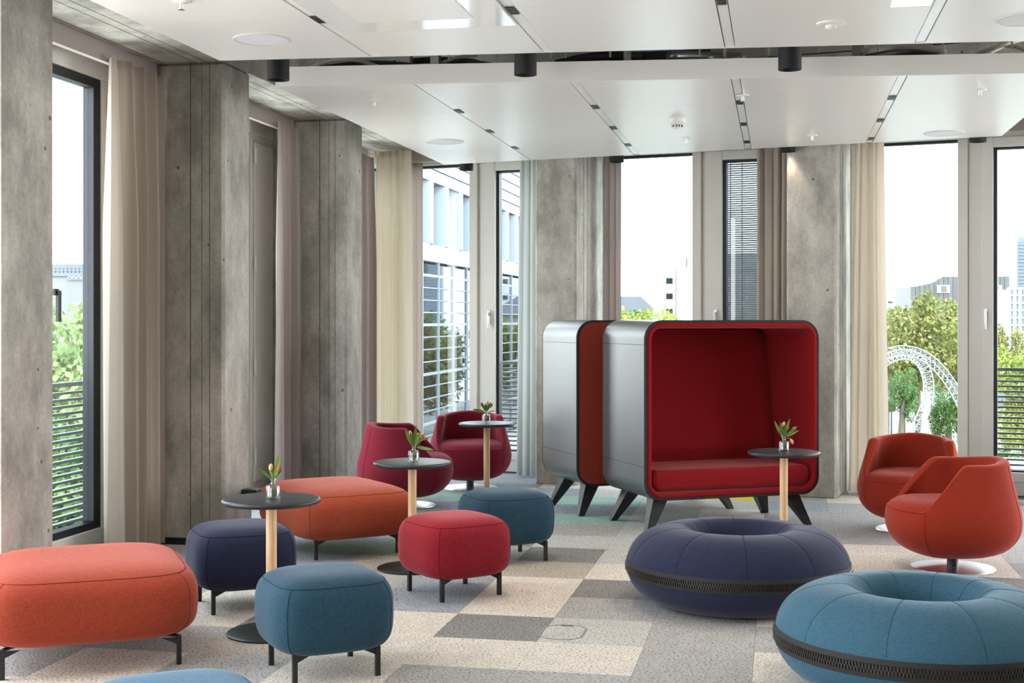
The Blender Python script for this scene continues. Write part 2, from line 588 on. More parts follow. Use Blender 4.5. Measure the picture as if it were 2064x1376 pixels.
def facade_window(name, s0, s1, g1, p1, parent_label=None):
    """Fixed glass s0..g1, white post g1..p1, opening sash with dark gasket p1..s1."""
    w = struct(name, (0, FY0, 0), -PHI)
    fr = MB().box(s0, s1, TW - .05, TW + .09, 3.07, SOF).box(s0, s1, TW - .05, TW + .09, 0, .12)
    fr.box(s0, s0 + .05, TW - .05, TW + .09, .12, 3.07).box(s1 - .05, s1, TW - .05, TW + .09, .12, 3.07)
    fr.build('frame', M['white'], w, bevel=.004)
    MB().box(s0 + .05, g1, TW - .01, TW + .05, 3.045, 3.07).build('gasket', M['gasket'], w)
    MB().box(s0 + .05, g1, TW + .01, TW + .018, .12, 3.045).build('pane', M['glass'], w)
    po = MB().box(g1, g1 + .085, TW - .05, TW + .09, .12, 3.07).box(g1 + .085, p1 - .10, TW - .015, TW + .09, .12, 3.07)
    po.build('post', M['white'], w, bevel=.006)
    sh = MB().box(p1 - .10, p1, TW - .07, TW + .06, .12, 3.07).box(p1, s1 - .05, TW - .07, TW + .06, 2.985, 3.07).box(p1, s1 - .05, TW - .07, TW + .06, .12, .2)
    sh = sh.build('sash', M['white'], w, bevel=.006)
    gk = MB().box(p1, p1 + .03, TW - .03, TW + .04, .2, 2.985).box(p1, s1 - .05, TW - .03, TW + .04, 2.965, 2.985).box(p1, s1 - .05, TW - .03, TW + .04, .2, .215)
    gk.build('gasket', M['gasket'], sh)
    MB().box(p1 + .03, s1 - .05, TW + .004, TW + .012, .215, 2.965).build('pane', M['glass'], w)
    h = MB().box(p1 - .075, p1 - .045, TW - .082, TW - .07, 1.46, 1.6).box(p1 - .068, p1 - .052, TW - .115, TW - .082, 1.545, 1.575)
    h.box(p1 - .098 + .03, p1 - .052, TW - .125, TW - .108, 1.42, 1.575)
    h.build('handle', M['steel'], w, bevel=.003)
    return w

facade_window('window_4', fs(735, TW), sA0 + .02, fs(950, TW), fs(1003, TW))
facade_window('window_5', sA1 + .0, sB0 + .02, fs(1398, TW), fs(1459, TW))
facade_window('window_6', sB1 + .0, cols_b[2][0] + .02, fs(1931, TW), fs(2003, TW))

wall_front = struct('wall_front', rz=-AR)  # unseen wall added in grey to cut light from behind the camera
MB().box(-4.6, 7.5, -4.7, -4.5, -.01, 3.76).build('plaster', plain('plaster_grey', rgb(118, 114, 108), .9), wall_front)

wall_right = struct('wall_right', rz=-AR)  # unseen wall added to shut out most light from the right
wr = MB().box(7.5, 7.7, -4.7, 6.6, -.01, 3.76)
wr.box(7.5, 7.7, 6.6, 9.6, 3.1, 3.76)
wr.build('plaster', bpy.data.materials['plaster_grey'], wall_right)

# ------------------------------------------------------------------ ceiling: two suspended slabs of white metal panels
ZS, TH = 2.95, 0.11
ceiling = struct('ceiling', rz=-AR)

def line_u(p, q):
    (v0, u0), (v1, u1) = room(*p), room(*q)
    return lambda v: u0 + (u1 - u0) * (v - v0) / (v1 - v0)
def zpt(x, y):
    Y = FPX * (ZS - CAMH) / (HY - y)
    return (at(x, Y), Y)
near_edge = line_u(zpt(440, 121), zpt(2064, 81))        # far edge of the near slab
gap_edge = line_u(zpt(563, 175), zpt(2064, 149))        # near edge of the far slab
far_edge = line_u(zpt(886, 332), zpt(2019, 274))

def clip(poly, f, keep_below):
    out = []
    n = len(poly)
    for i in range(n):
        a, b = poly[i], poly[(i + 1) % n]
        da, db = a[1] - f(a[0]), b[1] - f(b[0])
        if keep_below:
            da, db = -da, -db
        if da >= 0:
            out.append(a)
        if da * db < 0:
            t = da / (da - db)
            out.append((a[0] + (b[0] - a[0]) * t, a[1] + (b[1] - a[1]) * t))
    return out

strips = [-2.18, -1.226, -.256, .722]
VL, VR = -3.065, 1.72
row_u = [6.09 + 1.01 * k for k in range(-8, 7)]
edges = [VL] + strips + [VR]
hatch_cell = None
for slab in (0, 1):
    right = VR if slab else 5.6
    ed = [VL] + strips + ([VR] if slab else [1.70, 2.68, 3.66, 4.64, 5.6])
    for i in range(len(ed) - 1):
        a, b = ed[i] + (.029 if i else 0), ed[i + 1] - (.029 if i < len(ed) - 2 else 0)
        for k in range(len(row_u) - 1):
            u0, u1 = row_u[k] + .0012, row_u[k + 1] - .0012
            if slab == 1 and u1 < 7.5 or slab == 0 and u0 > 7.9:
                continue
            if slab == 0 and u1 < 3.0:
                continue
            poly = [(a, u0), (b, u0), (b, u1), (a, u1)]
            if slab == 0:
                poly = clip(poly, near_edge, True)
            else:
                poly = clip(clip(poly, gap_edge, False), far_edge, True)
            if len(poly) < 3:
                continue
            MB().prism(poly, ZS, ZS + TH).build('ceiling_panel', M['ceil'], ceiling)
    for i in range(1, len(ed) - 1):
        v = ed[i]
        u0, u1 = (3.1, near_edge(v)) if slab == 0 else (gap_edge(v), far_edge(v))
        st = MB().prism([(v - .024, u0 + .002), (v + .024, u0 + .002), (v + .024, u1 - .002), (v - .024, u1 - .002)], ZS + .004, ZS + TH - .01)
        st = st.build('service_strip', M['strip'], ceiling)
        for ru in row_u:
            for du in ((-.06,) if slab else (.07,)):
                if u0 + .1 < ru + du < u1 - .2:
                    gm = MB()
                    for q in range(5):
                        gm.box(v - .021, v + .021, ru + du - .07 + q * .03, ru + du - .07 + q * .03 + .022, ZS - .002, ZS + .006)
                    gm.build('grille', M['black'], st)
MB().box(VL, 5.6, -4, 3.0, ZS, ZS + TH).build('ceiling_panel', M['ceil'], ceiling)
for (f, pr, lim) in ((gap_edge, 1, VR), (near_edge, -1, 5.6)):
    d = .02 * pr
    MB().prism([(VL, f(VL) - d), (lim, f(lim) - d), (lim, f(lim) - d * .05), (VL, f(VL) - d * .05)], ZS, ZS + TH + .01).build('slab_fascia', M['ceil'], ceiling)
# closed upper void of the raft: backing so nothing shows through the joints
bk0 = [(VL + .01, 3.0), (5.6, 3.0), (5.6, near_edge(5.6) - .01), (VL + .01, near_edge(VL) - .01)]
bk1 = [(VL + .01, gap_edge(VL) + .01), (VR - .01, gap_edge(VR) + .01), (VR - .01, far_edge(VR) - .01), (VL + .01, far_edge(VL) - .01)]
for bk in (bk0, bk1):
    MB().prism(bk, ZS + TH, ZS + TH + .01).build('panel_backing', M['concrete_dark'], ceiling)
MB().prism([(-4.55, -4), (7.5, -4), (7.5, 9.2), (-4.55, 14.4)], 3.76, 4.1).build('concrete_deck', M['concrete_dark'], ceiling)
for (v0, v1, u0, u1) in ((-2.3, -1.7, 7.3, 8.3), (0.2, 1.3, 7.6, 8.1)):
    MB().box(v0, v1, u0, u1, 3.4, 3.62).build('air_duct', plain('duct', rgb(70, 70, 68), .6), ceiling)
def gapuv(px, f):
    X = None
    Y = 7.0
    for _ in range(30):
        X = at(px, Y)
        v, u = room(X, Y)
        ut = near_edge(v) * (1 - f) + gap_edge(v) * f
        Y += (ut - u)
    return v, ut
for px in (640, 733, 800, 905, 1000, 1110, 1140, 1230, 1262, 1410, 1460, 1550, 1650, 1770, 1900, 2040):
    v, u = gapuv(px, .75)
    MB().lathe([(.006, 3.05), (.006, 3.76)], 8, (v, u, 0)).build('hanger_rod', plain('galvanised', rgb(120, 120, 118), .5, metal=1) if 'galv' not in M else M['galv'], ceiling)
def void_pt(px, fr, Y):
    y = (121 - .0246 * (px - 440)) * (1 - fr) + (143 - .0206 * (px - 584)) * fr
    X = at(px, Y)
    v, u = room(X, Y)
    return (v, u, CAMH + (HY - y) / FPX * Y)
def void_cable(px0, px1, f0, f1, arch, Y, r, col):
    pts = []
    for k in range(17):
        q = k / 16
        pts.append(void_pt(px0 + (px1 - px0) * q, f0 + (f1 - f0) * q - arch * math.sin(PI * q), Y + .1 * math.sin(q * 5 + px0)))
    MB().tube(pts, r, 8).build('cable', col, ceiling, smooth=180)
cb_w = plain('cable_grey', rgb(190, 182, 172), .4)
cb_d = plain('cable_black', rgb(46, 45, 44), .5)
cb_s = plain('pipe_silver', rgb(190, 190, 188), .3, metal=1)
for args in ((605, 770, 1.1, .9, .8, 8.5, .012, cb_w), (640, 860, .9, 1.0, .4, 8.7, .02, cb_d), (760, 1000, .8, 1.0, .5, 9.0, .022, cb_d), (868, 960, 1.0, .1, .2, 8.8, .012, cb_w),
             (915, 990, .6, 1.1, .3, 8.6, .016, cb_d), (1120, 1290, .9, .5, .3, 9.2, .03, cb_d), (1350, 1500, .5, .8, 0, 9.0, .04, cb_s), (1740, 1905, .6, .8, .5, 8.8, .03, cb_w),
             (1745, 1890, .9, .9, .3, 8.6, .02, cb_d), (1950, 2090, 1.1, -.2, .2, 8.4, .014, cb_w), (1985, 2080, 1.0, .9, .6, 8.5, .012, cb_w), (1460, 1462, -.1, 1.1, 0, 8.4, .012, cb_w), (1548, 1544, -.1, 1.1, 0, 8.4, .012, cb_w)):
    void_cable(*args)
for (px, f, Y, w, h) in ((815, .4, 8.9, .10, .16), (878, .5, 8.8, .06, .2), (1265, .6, 9.0, .05, .12), (1330, .7, 9.3, .7, .10), (1730, .5, 9.0, .08, .16), (1800, .9, 8.9, .06, .05), (1870, .5, 8.8, .05, .14)):
    v, u, z = void_pt(px, f, Y)
    MB().box(v - w / 2, v + w / 2, u - .03, u + .03, z - h / 2, z + h / 2).build('bracket', cb_s if w < .2 else cb_d, ceiling, bevel=.004)
# glossy access hatch in the near slab
hv0, hv1 = -2.15, -1.256
ha = MB().box(hv0, hv1, 4.6, 6.42, ZS - .012, ZS - .001).build('access_hatch', M['gloss'], ceiling, bevel=.003)
MB().box(hv0 + .17, hv1 - .17, 4.75, 6.21, ZS - .016, ZS - .011).build('hatch_leaf', M['ceil'], ha, bevel=.002)

def ceil_thing(px, y, dz=0.0):
    Y = FPX * (ZS - CAMH) / (HY - y)
    return (at(px, Y), Y, ZS + dz)
M['rim'] = plain('speaker_rim', rgb(205, 202, 198), .4)
M['mesh'] = plain('speaker_mesh', rgb(222, 221, 221), .6)
SPK = ((527, 79, .145, 'large round ceiling loudspeaker by the left edge of the near slab'), (897, 285, .155, 'round ceiling loudspeaker at the left end of the far slab'),
       (1903, 268, .155, 'round ceiling loudspeaker at the right end of the far slab'), (2072, 38, .145, 'round ceiling loudspeaker cut by the right picture edge'))
for (px, y, r, lb) in SPK:
    t = thing('ceiling_speaker', lb, 'loudspeaker', ceil_thing(px, y), 0, 'ceiling loudspeakers')
    MB().lathe([(r - .012, 0), (r, 0), (r, -.004), (r - .006, -.007), (r - .012, -.004)], 56).build('rim', M['rim'], t, smooth=40)
    MB().lathe([(r - .012, -.0005), (r - .013, -.004), (.001, -.006)], 56).build('speaker_grille', M['mesh'], t, smooth=40)
SPR = ((754, 203, 'pendent sprinkler near the left edge of the far slab'), (1383, 277, 'pendent sprinkler in front of the smoke detector'), (1637, 273, 'flat sprinkler rose right of the third ceiling strip'),
       (956, 320, 'small pendent sprinkler at the far left corner of the slab'), (1975, 180, 'pendent sprinkler on the bright right part of the far slab'), (1497, 192, 'tiny sprinkler set in the third service strip'),
       (366, 2, 'sprinkler at the top edge of the picture on the left slab'))
for (px, y, lb) in SPR:
    t = thing('sprinkler', lb, 'sprinkler', ceil_thing(px, y), 0, 'ceiling sprinklers')
    MB().lathe([(.042, 0), (.042, -.004), (.03, -.008)], 24).build('rosette', M['white'], t, smooth=40)
    MB().lathe([(.009, -.008), (.009, -.035), (.016, -.036), (.016, -.04)], 12).build('nozzle', M['steel'], t, smooth=40)
t = thing('smoke_detector', 'white smoke detector hanging under the middle of the far slab', 'smoke detector', ceil_thing(1365, 239))
MB().lathe([(.06, 0), (.06, -.03), (.05, -.04)], 32).build('detector_base', M['white'], t, smooth=40)
MB().lathe([(.034, -.04), (.034, -.068), (.028, -.072)], 24).build('sensor_head', M['white'], t, smooth=40)
sm = MB()
for k in range(10):
    a = 2 * PI * k / 10
    sm.box(.0345 * math.cos(a) - .004, .0345 * math.cos(a) + .004, .0345 * math.sin(a) - .004, .0345 * math.sin(a) + .004, -.062, -.046)
sm.build('vent_slot', M['rail'], t)
t = thing('motion_sensor', 'round white motion sensor disc on the right part of the near slab', 'sensor', ceil_thing(1675, 47))
MB().lathe([(.072, 0), (.072, -.006), (.055, -.012)], 40).build('sensor_plate', M['white'], t, smooth=40)
MB().lathe([(.03, -.012), (.026, -.024), (.012, -.03)], 24).build('sensor_lens', M['mesh'], t, smooth=60)

# luminous ceiling panel
p0 = ceil_thing(1790, 12)
v0, u0 = room(p0[0], p0[1])
t = thing('ceiling_light', 'bright flush luminous ceiling panel at the top right of the near slab', 'ceiling light', (0, 0, ZS), -AR)
MB().box(v0, .69, u0 - .9, u0, -.006, -.0005).build('light_frame', M['white'], t)
MB().box(v0 + .01, .68, u0 - .89, u0 - .01, -.008, -.006).build('diffuser', plain('lit_diffuser', (1, .97, .93, 1), .5, emit=3.0), t)

def downlight(px, Y, zb, ztop, lb, energy):
    t = thing('downlight', lb, 'ceiling lamp', (at(px, Y), Y, zb), 0, 'black cylindrical downlights')
    MB().lathe([(.056, .05), (.056, 0), (.065, 0), (.065, .25), (.06, .255)], 40, cap0=False).build('housing', M['blackm'], t, smooth=40)
    MB().lathe([(.056, .045), (.03, .06), (.001, .062)], 32, cap0=False).build('reflector', M['black'], t, smooth=60)
    MB().lathe([(.012, .25), (.012, ztop - zb)], 10).build('stem', M['blackm'], t, smooth=40)
    l = light('lamp', 'SPOT', energy, (1.0, .84, .66), (0, 0, .03), t, spot_size=R(74), spot_blend=.7, shadow_soft_size=.03)
    return t
for (px, lb) in ((561, 'black cylinder downlight in the ceiling gap nearest the left wall'), (1059, 'black cylinder downlight in the middle of the ceiling gap'), (1592, 'black cylinder downlight at the right end of the ceiling gap')):
    v, u = gapuv(px, .52)
    Y = u * math.cos(AR) - v * math.sin(AR)
    downlight(px, Y, 2.915, 3.76, lb, 75)
for (px, Y, lb) in ((940, 12.75, 'black downlight beyond the slab edge over the corner window'), (1243, 12.1, 'black downlight beyond the slab edge over the white window left of the pods'),
                    (1587, 11.35, 'black downlight beyond the slab edge over the right concrete column'), (1971, 10.72, 'black downlight beyond the slab edge at the far right window')):
    downlight(px, Y, 2.925, 3.22, lb, 11)

# ------------------------------------------------------------------ curtains
def curtain(label, mat, frame, a0, a1, depth, z1, z0=0.015, folds=5, amp=.035, flare=0.0, axis='u', ph=0.0, group=None, shift=0.0):
    """frame 'L' = left wall frame (x=v, y=u), frame 'F' = facade frame (x=s, y=t); a0..a1 runs along the wall."""
    n, m = folds * 14, 26
    rows = []
    rnd = random.Random(int(abs(a0) * 1000) + folds)
    jit = [rnd.uniform(.7, 1.3) for _ in range(folds + 2)]
    sk = [rnd.uniform(-.5, .5) for _ in range(folds + 2)]
    for k in range(m + 1):
        q = k / m
        z = z1 + (z0 - z1) * q
        row = []
        for i in range(n + 1):
            p = i / n
            fi = p * folds
            j = int(min(fi, folds))
            am = amp * (jit[j] * (1 - (fi - j)) + jit[j + 1] * (fi - j)) * (.55 + .45 * min(1, q * 3))
            phase = 2 * PI * fi + ph + sk[j] * q * 1.2
            w = am * math.sin(phase) + .25 * am * math.sin(2.3 * phase + 1 + q)
            along = a0 + (a1 - a0) * p + (p - .5 + shift) * flare * q + .012 * math.cos(phase) * amp / .035
            row.append((depth + w, along, z) if frame == 'L' else (along, depth + w, z))
        rows.append(row)
    mid = ((depth, (a0 + a1) / 2) if frame == 'L' else ((a0 + a1) / 2, depth))
    rows = [[(p[0] - mid[0], p[1] - mid[1], p[2]) for p in r] for r in rows]
    th = -AR if frame == 'L' else -PHI
    wx = mid[0] * math.cos(th) - mid[1] * math.sin(th)
    wy = mid[0] * math.sin(th) + mid[1] * math.cos(th) + (0 if frame == 'L' else FY0)
    t = thing('curtain', label, 'curtain', (wx, wy, 0), th, group)
    MB().grid(rows).build('drape', mat, t, smooth=180)
    # heading tape and hem
    hd = MB().grid([[(p[0], p[1], p[2] + .004) for p in rows[0]], [(p[0] * 1 + (0.002 if frame == 'L' else 0), p[1] - (0.002 if frame == 'F' else 0), p[2] - .05) for p in rows[0]]])
    hd.build('heading_tape', mat, t, smooth=180)
    return t
cur_beige = drape('curtain_taupe', rgb(172, 160, 147), .2)
cur_mauve = drape('curtain_mauve', rgb(172, 158, 152), .18)
cur_cream = drape('curtain_cream', rgb(240, 231, 212), .22)
cur_green = drape('curtain_pale_green', rgb(196, 199, 196), .4)
CG = 'floor length curtains'
curtain('wide taupe curtain drawn beside the left window, nearest the camera', cur_beige, 'L', 7.56, 8.29, -4.03, 3.12, folds=4, amp=.07, group=CG)
curtain('narrow mauve curtain between the second and third left columns', cur_mauve, 'L', 10.36, 10.88, -4.03, 3.12, folds=3, amp=.05, group=CG)
curtain('mauve curtain in the deep left corner bay, behind the cream one', cur_mauve, 'L', 12.3, 12.93, -4.0, 3.12, folds=6, amp=.045, group=CG)
curtain('cream curtain in the room corner left of the corner window', cur_cream, 'F', fs(757, .5), fs(826, .5), .5, 3.19, folds=5, amp=.065, flare=.10, group=CG)
curtain('thin mauve curtain strip between the cream curtain and the corner window', cur_mauve, 'F', fs(820, .66), fs(848, .66), .70, 3.1, folds=2, amp=.012, group=CG)
curtain('pale grey green sheer curtain against the left back column', cur_green, 'F', fs(1047, .45), fs(1077, .45), .45, 3.19, folds=3, amp=.055, flare=.05, group=CG, shift=-.4)
curtain('mauve curtain right of the left back column', cur_mauve, 'F', fs(1214, .6), fs(1250, .6), .6, 3.19, folds=3, amp=.035, group=CG)
curtain('taupe curtain left of the right back column, beside the blind', cur_beige, 'F', fs(1522, .4), fs(1588, .4), .40, 3.19, folds=4, amp=.07, group=CG)
curtain('cream curtain right of the right back column, behind the orange armchairs', drape('curtain_sand', rgb(232, 220, 203), .22), 'F', fs(1722, .5), fs(1776, .5), .5, 3.19, folds=4, amp=.065, flare=.12, group=CG, shift=-.1)

# ------------------------------------------------------------------ furniture
def sgnpow(x, p):
    return math.copysign(abs(x) ** p, x)

def pouf_pt(lx, ly, z0, z1, n1, n2, ph, th):
    c, s = math.cos(ph), math.sin(ph)
    ct, st = (math.cos(th) if abs(th) < 1.5707 else 0.0), math.sin(th)
    if st < 0:
        n2 = n2 + .7
    k = abs(ct) ** (2 / n2)
    zc, hz = (z0 + z1) / 2 - .01, (z1 - z0) / 2
    q = sgnpow(st, 2 / n2)
    q = q * hz + (.01 if st > 0 else -.0) * abs(q)
    hz = 1
    k *= 1 - .05 * (q / .15) ** 2 * (1 if st < 0 else .6)
    return (lx / 2 * sgnpow(c, 2 / n1) * k, ly / 2 * sgnpow(s, 2 / n1) * k, zc + hz * q)

def pouf(name, label, cat, lx, ly, mat, loc, rz, legx, legy, group, tagged=None):
    t = thing(name, label, cat, loc, rz, group)
    z0, z1, n1, n2 = .114, .437, (3.7 if lx == ly else 4.8), 4.0
    NU, NV = 96, 40
    rows = []
    for j in range(NV + 1):
        a = -1 + 2 * j / NV
        th = PI / 2 * math.copysign(abs(a) ** 1.0, a)
        rows.append([pouf_pt(lx, ly, z0, z1, n1, n2, 2 * PI * i / NU, th) for i in range(NU)])
    m = MB().grid(rows, cu=True)
    m.build('cushion', mat, t, smooth=180)
    ths = 0.62
    sm = MB()
    loop = [pouf_pt(lx + .001, ly + .001, z0, z1 + .001, n1, n2, 2 * PI * i / 128, ths) for i in range(128)]
    sm.tube(loop, .0016, 5, closed=True)
    for qx, qy in ((1, 1), (1, -1), (-1, 1), (-1, -1)):
        ph = math.atan2(qy, qx)
        sm.tube([pouf_pt(lx + .001, ly + .001, z0, z1, n1, n2, ph, ths - (ths + 1.1) * k / 20) for k in range(21)], .0018, 5)
    sc = mat.copy()
    sc.name = mat.name + '_seam'
    sm.build('piping', seam_mat(mat), t, smooth=180)
    fr = MB()
    for sx in (-1, 1):
        fr.box(sx * .05 - .03, sx * .05 + .03, -legy * .6, legy * .6, .118, .13)
        fr.tube([(sx * legx, -legy, .124), (-sx * legx, legy, .124)], .008, 6)
    fr.build('base_frame', M['black'], t)
    for sx in (-1, 1):
        for sy in (-1, 1):
            lg = MB().box(sx * legx - .010, sx * legx + .010, sy * legy - .010, sy * legy + .010, 0, .125)
            x0 = sx * legx
            lg.add([(x0 - sx * .01, sy * legy - .004, .118), (x0 - sx * .07, sy * legy - .004, .118), (x0 - sx * .01, sy * legy - .004, .09),
                    (x0 - sx * .01, sy * legy + .004, .118), (x0 - sx * .07, sy * legy + .004, .118), (x0 - sx * .01, sy * legy + .004, .09)],
                   [(0, 1, 2), (3, 5, 4), (0, 3, 4, 1), (1, 4, 5, 2), (2, 5, 3, 0)])
            lg.build('leg', M['black'], t)
    if tagged:
        p = pouf_pt(lx, ly, z0, z1, n1, n2, tagged[0], tagged[1])
        MB().box(p[0] - .004, p[0] + .006, p[1] - .003, p[1] + .003, p[2] - .02, p[2] + .02).build('fabric_tag', M['blackm'], t)
    return t
_seams = {}
def seam_mat(mat):
    if mat.name not in _seams:
        for k, v in FAB.items():
            if v == mat:
                break
        nd = [x for x in mat.node_tree.nodes if x.type == 'MIX'][0]
        c = nd.inputs[6].default_value
        _seams[mat.name] = plain(mat.name + '_thread', dark(c, .93), .9, spec=.1)
    return _seams[mat.name]

OT = 'square upholstered stools'
SZ = .54
pouf('ottoman', 'dark teal square stool in front, between the two table bases', 'stool', SZ, SZ, FAB['teal'], (-.808, 5.746, 0), R(25.5), .18, .18, OT)
pouf('ottoman', 'red square stool in front of the middle round table', 'stool', SZ, SZ, FAB['red'], (-.319, 7.374, 0), R(33), .18, .18, OT, (-.25, -.35))
pouf('ottoman', 'teal square stool behind the red stool', 'stool', SZ, SZ, FAB['teal'], (-.04, 8.44, 0), R(26), .19, .18, OT)
pouf('ottoman', 'navy blue square stool behind the nearest round table', 'stool', SZ, SZ, FAB['navy'], (-1.43, 7.06, 0), R(24), .18, .18, OT)
pouf('ottoman', 'light blue stool cut off by the bottom edge of the picture', 'stool', SZ, SZ, FAB['blue'], (-.99, 3.93, 0), R(25), .18, .18, OT)
BN = 'orange upholstered benches'
pouf('bench', 'orange bench at the left edge, nearest the camera', 'bench', .93, 1.02, FAB['orange'], (-1.933, 6.09, 0), R(21), .36, .40, BN)
pouf('bench', 'coral orange bench in the middle, behind the navy stool', 'bench', .82, 1.04, FAB['orange2'], (-1.168, 8.84, 0), R(30), .28, .37, BN)

# round side tables
def side_table(label, X, Y):
    t = thing('side_table', label, 'table', (X, Y, 0), 0, 'round side tables with wooden posts')
    MB().lathe([(.222, .622), (.234, .632), (.2355, .639), (.232, .645), (.22, .648)], 72).build('table_top', M['tabletop'], t, smooth=50)
    MB().lathe([(.0255, .012), (.0255, .624)], 32).build('post', M['wood'], t, smooth=40)
    MB().lathe([(.205, 0), (.212, .004), (.212, .009), (.205, .013), (.06, .017)], 72).build('base_plate', M['black'], t, smooth=50)
    return t
TB = [(-1.153, 6.42, 'round black table nearest the camera, by the navy stool'), (-.602, 8.09, 'round black table behind the red stool'),
      (-.21, 11.14, 'round black table before the rear crimson armchair'), (1.771, 8.73, 'round black table in front of the red seating booth')]
for X, Y, lb in TB:
    side_table(lb, X, Y)

# vases and flowers
vg = pane_glass('vase_glass', (0.95, 0.97, 0.97, 1), base=0.10)
wt = pane_glass('vase_water', (0.93, 0.96, 0.96, 1), base=0.04)
leaf_m = plain('leaf_green', rgb(126, 150, 62), .5)
leaf_m2 = plain('leaf_dark_green', rgb(96, 124, 56), .5)
stem_m = plain('stem_green', rgb(140, 160, 84), .5)
bud_p = plain('petal_pink', rgb(212, 146, 128), .6)
bud_y = plain('petal_yellow', rgb(206, 184, 112), .6)
bud_r = plain('petal_red', rgb(158, 84, 64), .6)
VS = .82
def vase(label, X, Y, k=1.0):
    t = thing('glass_vase', label, 'vase', (X, Y, .6485), 0, 'small glass bottle vases')
    pr = [(.001, .0), (.030, .0), (.0335, .004), (.0335, .056), (.030, .064), (.014, .070), (.0105, .078), (.013, .090), (.018, .100)]
    pi = [(.0165, .100), (.0115, .090), (.009, .078), (.0125, .0685), (.0285, .062), (.0315, .055), (.0315, .006), (.028, .004), (.001, .004)]
    MB().lathe(pr + pi, 40, cap0=False, cap1=False).build('bottle', vg, t, smooth=35)
    MB().lathe([(.001, .0045), (.0275, .0045), (.0312, .0065), (.0312, .044), (.001, .044)], 40, cap0=False, cap1=False).build('water', wt, t, smooth=35)
    return t
def leaf_mesh(base, direction, length, width, curl, side):
    d = Vector(direction).normalized()
    s = d.cross(Vector(side)).normalized()
    nrm = s.cross(d)
    rows = []
    for k in range(9):
        q = k / 8
        w = width * math.sin(PI * min(1, q * .9 + .1)) ** .8 * (1 - q) ** .25 * (0.05 if k == 8 else 1)
        c = Vector(base) + d * (length * q) + nrm * (curl * length * q * q)
        rows.append([tuple(c - s * w - nrm * (-.25 * w)), tuple(c), tuple(c + s * w + nrm * (.25 * w))])
    return MB().grid(rows)
def bud_mesh(c, d, L, r):
    d = Vector(d).normalized()
    q = Vector((0, 0, 1)).rotation_difference(d)
    m = MB().lathe([(r * .25, 0), (r * .8, L * .25), (r, L * .5), (r * .75, L * .8), (r * .15, L)], 10)
    m.v = [tuple(q @ Vector(p) + Vector(c)) for p in m.v]
    return m
def posy(label, X, Y, leaves, buds):
    t = thing('flower_posy', label, 'flowers', (X, Y, .6535), 0, 'cut flowers in the bottle vases')
    for i, (dx, dy, dz, L, w) in enumerate(leaves):
        b0 = (dx * .02, dy * .02, .085 + .01 * dz)
        leaf_mesh(b0, (dx, dy, dz), L, w, .25, (0.1, -1, .15)).build('leaf', leaf_m if i % 2 == 0 else leaf_m2, t, smooth=180)
    for i, (bx, by, bz, dx, dy, dz, mt) in enumerate(buds):
        MB().tube([(.003 * i - .004, 0, .004), (.002 * i - .002, .001, .08), (bx * .5, by * .5, .085 + (bz - .085) * .6), (bx, by, bz)], .0022, 6).build('stem', stem_m, t, smooth=180)
        bud_mesh((bx, by, bz), (dx, dy, dz), .038, .011).build('flower_bud', mt, t, smooth=180)
    return t
vase('clear glass bottle vase on the table nearest the camera', TB[0][0] + .012, TB[0][1] - .02)
posy('single tall leaf with striped bud in the vase nearest the camera', TB[0][0] + .012, TB[0][1] - .02,
     [(.25, 0, 1, .125, .013), (-.8, 0, .75, .085, .008), (-.25, .1, 1, .07, .009), (.6, 0, .8, .055, .010)],
     [(.026, -.006, .118, .25, 0, 1, bud_r), (-.012, -.004, .125, .1, 0, 1, bud_y)])
vase('clear glass bottle vase on the table behind the red stool', TB[1][0] + .01, TB[1][1] - .02)
posy('leafy posy with pale pink buds on the table behind the red stool', TB[1][0] + .01, TB[1][1] - .02,
     [(-.45, 0, 1, .11, .015), (.1, 0, 1, .125, .014), (.35, -.1, .9, .10, .014), (1, -.1, -.18, .11, .012), (.6, 0, .8, .10, .012), (-.2, -.2, 1, .09, .012)],
     [(-.016, -.004, .145, -.2, 0, 1, bud_p), (.03, -.008, .135, .6, 0, 1, bud_p), (.055, -.006, .125, 1, 0, .5, bud_r), (.012, .006, .13, .3, 0, 1, bud_y)])
vase('clear glass bottle vase on the farthest table by the crimson armchair', TB[2][0] - .005, TB[2][1])
posy('short green posy on the farthest table by the crimson armchair', TB[2][0] - .005, TB[2][1],
     [(-1, -.1, .2, .10, .014), (-.4, 0, .9, .08, .012), (.1, 0, 1, .08, .012), (.4, 0, .9, .085, .013), (.9, -.1, .1, .07, .006), (-.1, -.2, 1, .07, .011)],
     [(-.03, -.004, .125, -.4, 0, 1, bud_r), (.012, -.004, .135, .1, 0, 1, bud_y), (.034, 0, .12, .5, 0, 1, bud_r)])
vase('clear glass bottle vase on the table before the red booth', TB[3][0] + .0, TB[3][1])
posy('posy with peach buds on the table before the red booth', TB[3][0], TB[3][1],
     [(-.6, 0, 1, .115, .012), (-.3, -.1, 1, .10, .013), (.25, 0, 1, .12, .012), (.7, -.1, .7, .10, .011), (.9, 0, .45, .09, .010), (.05, -.2, 1, .08, .013)],
     [(-.008, -.004, .15, .3, 0, 1, bud_p), (.05, -.005, .128, .8, 0, .6, bud_p), (.042, -.012, .075, .4, -.2, -1, bud_p), (.02, .006, .13, .2, 0, 1, bud_y)])

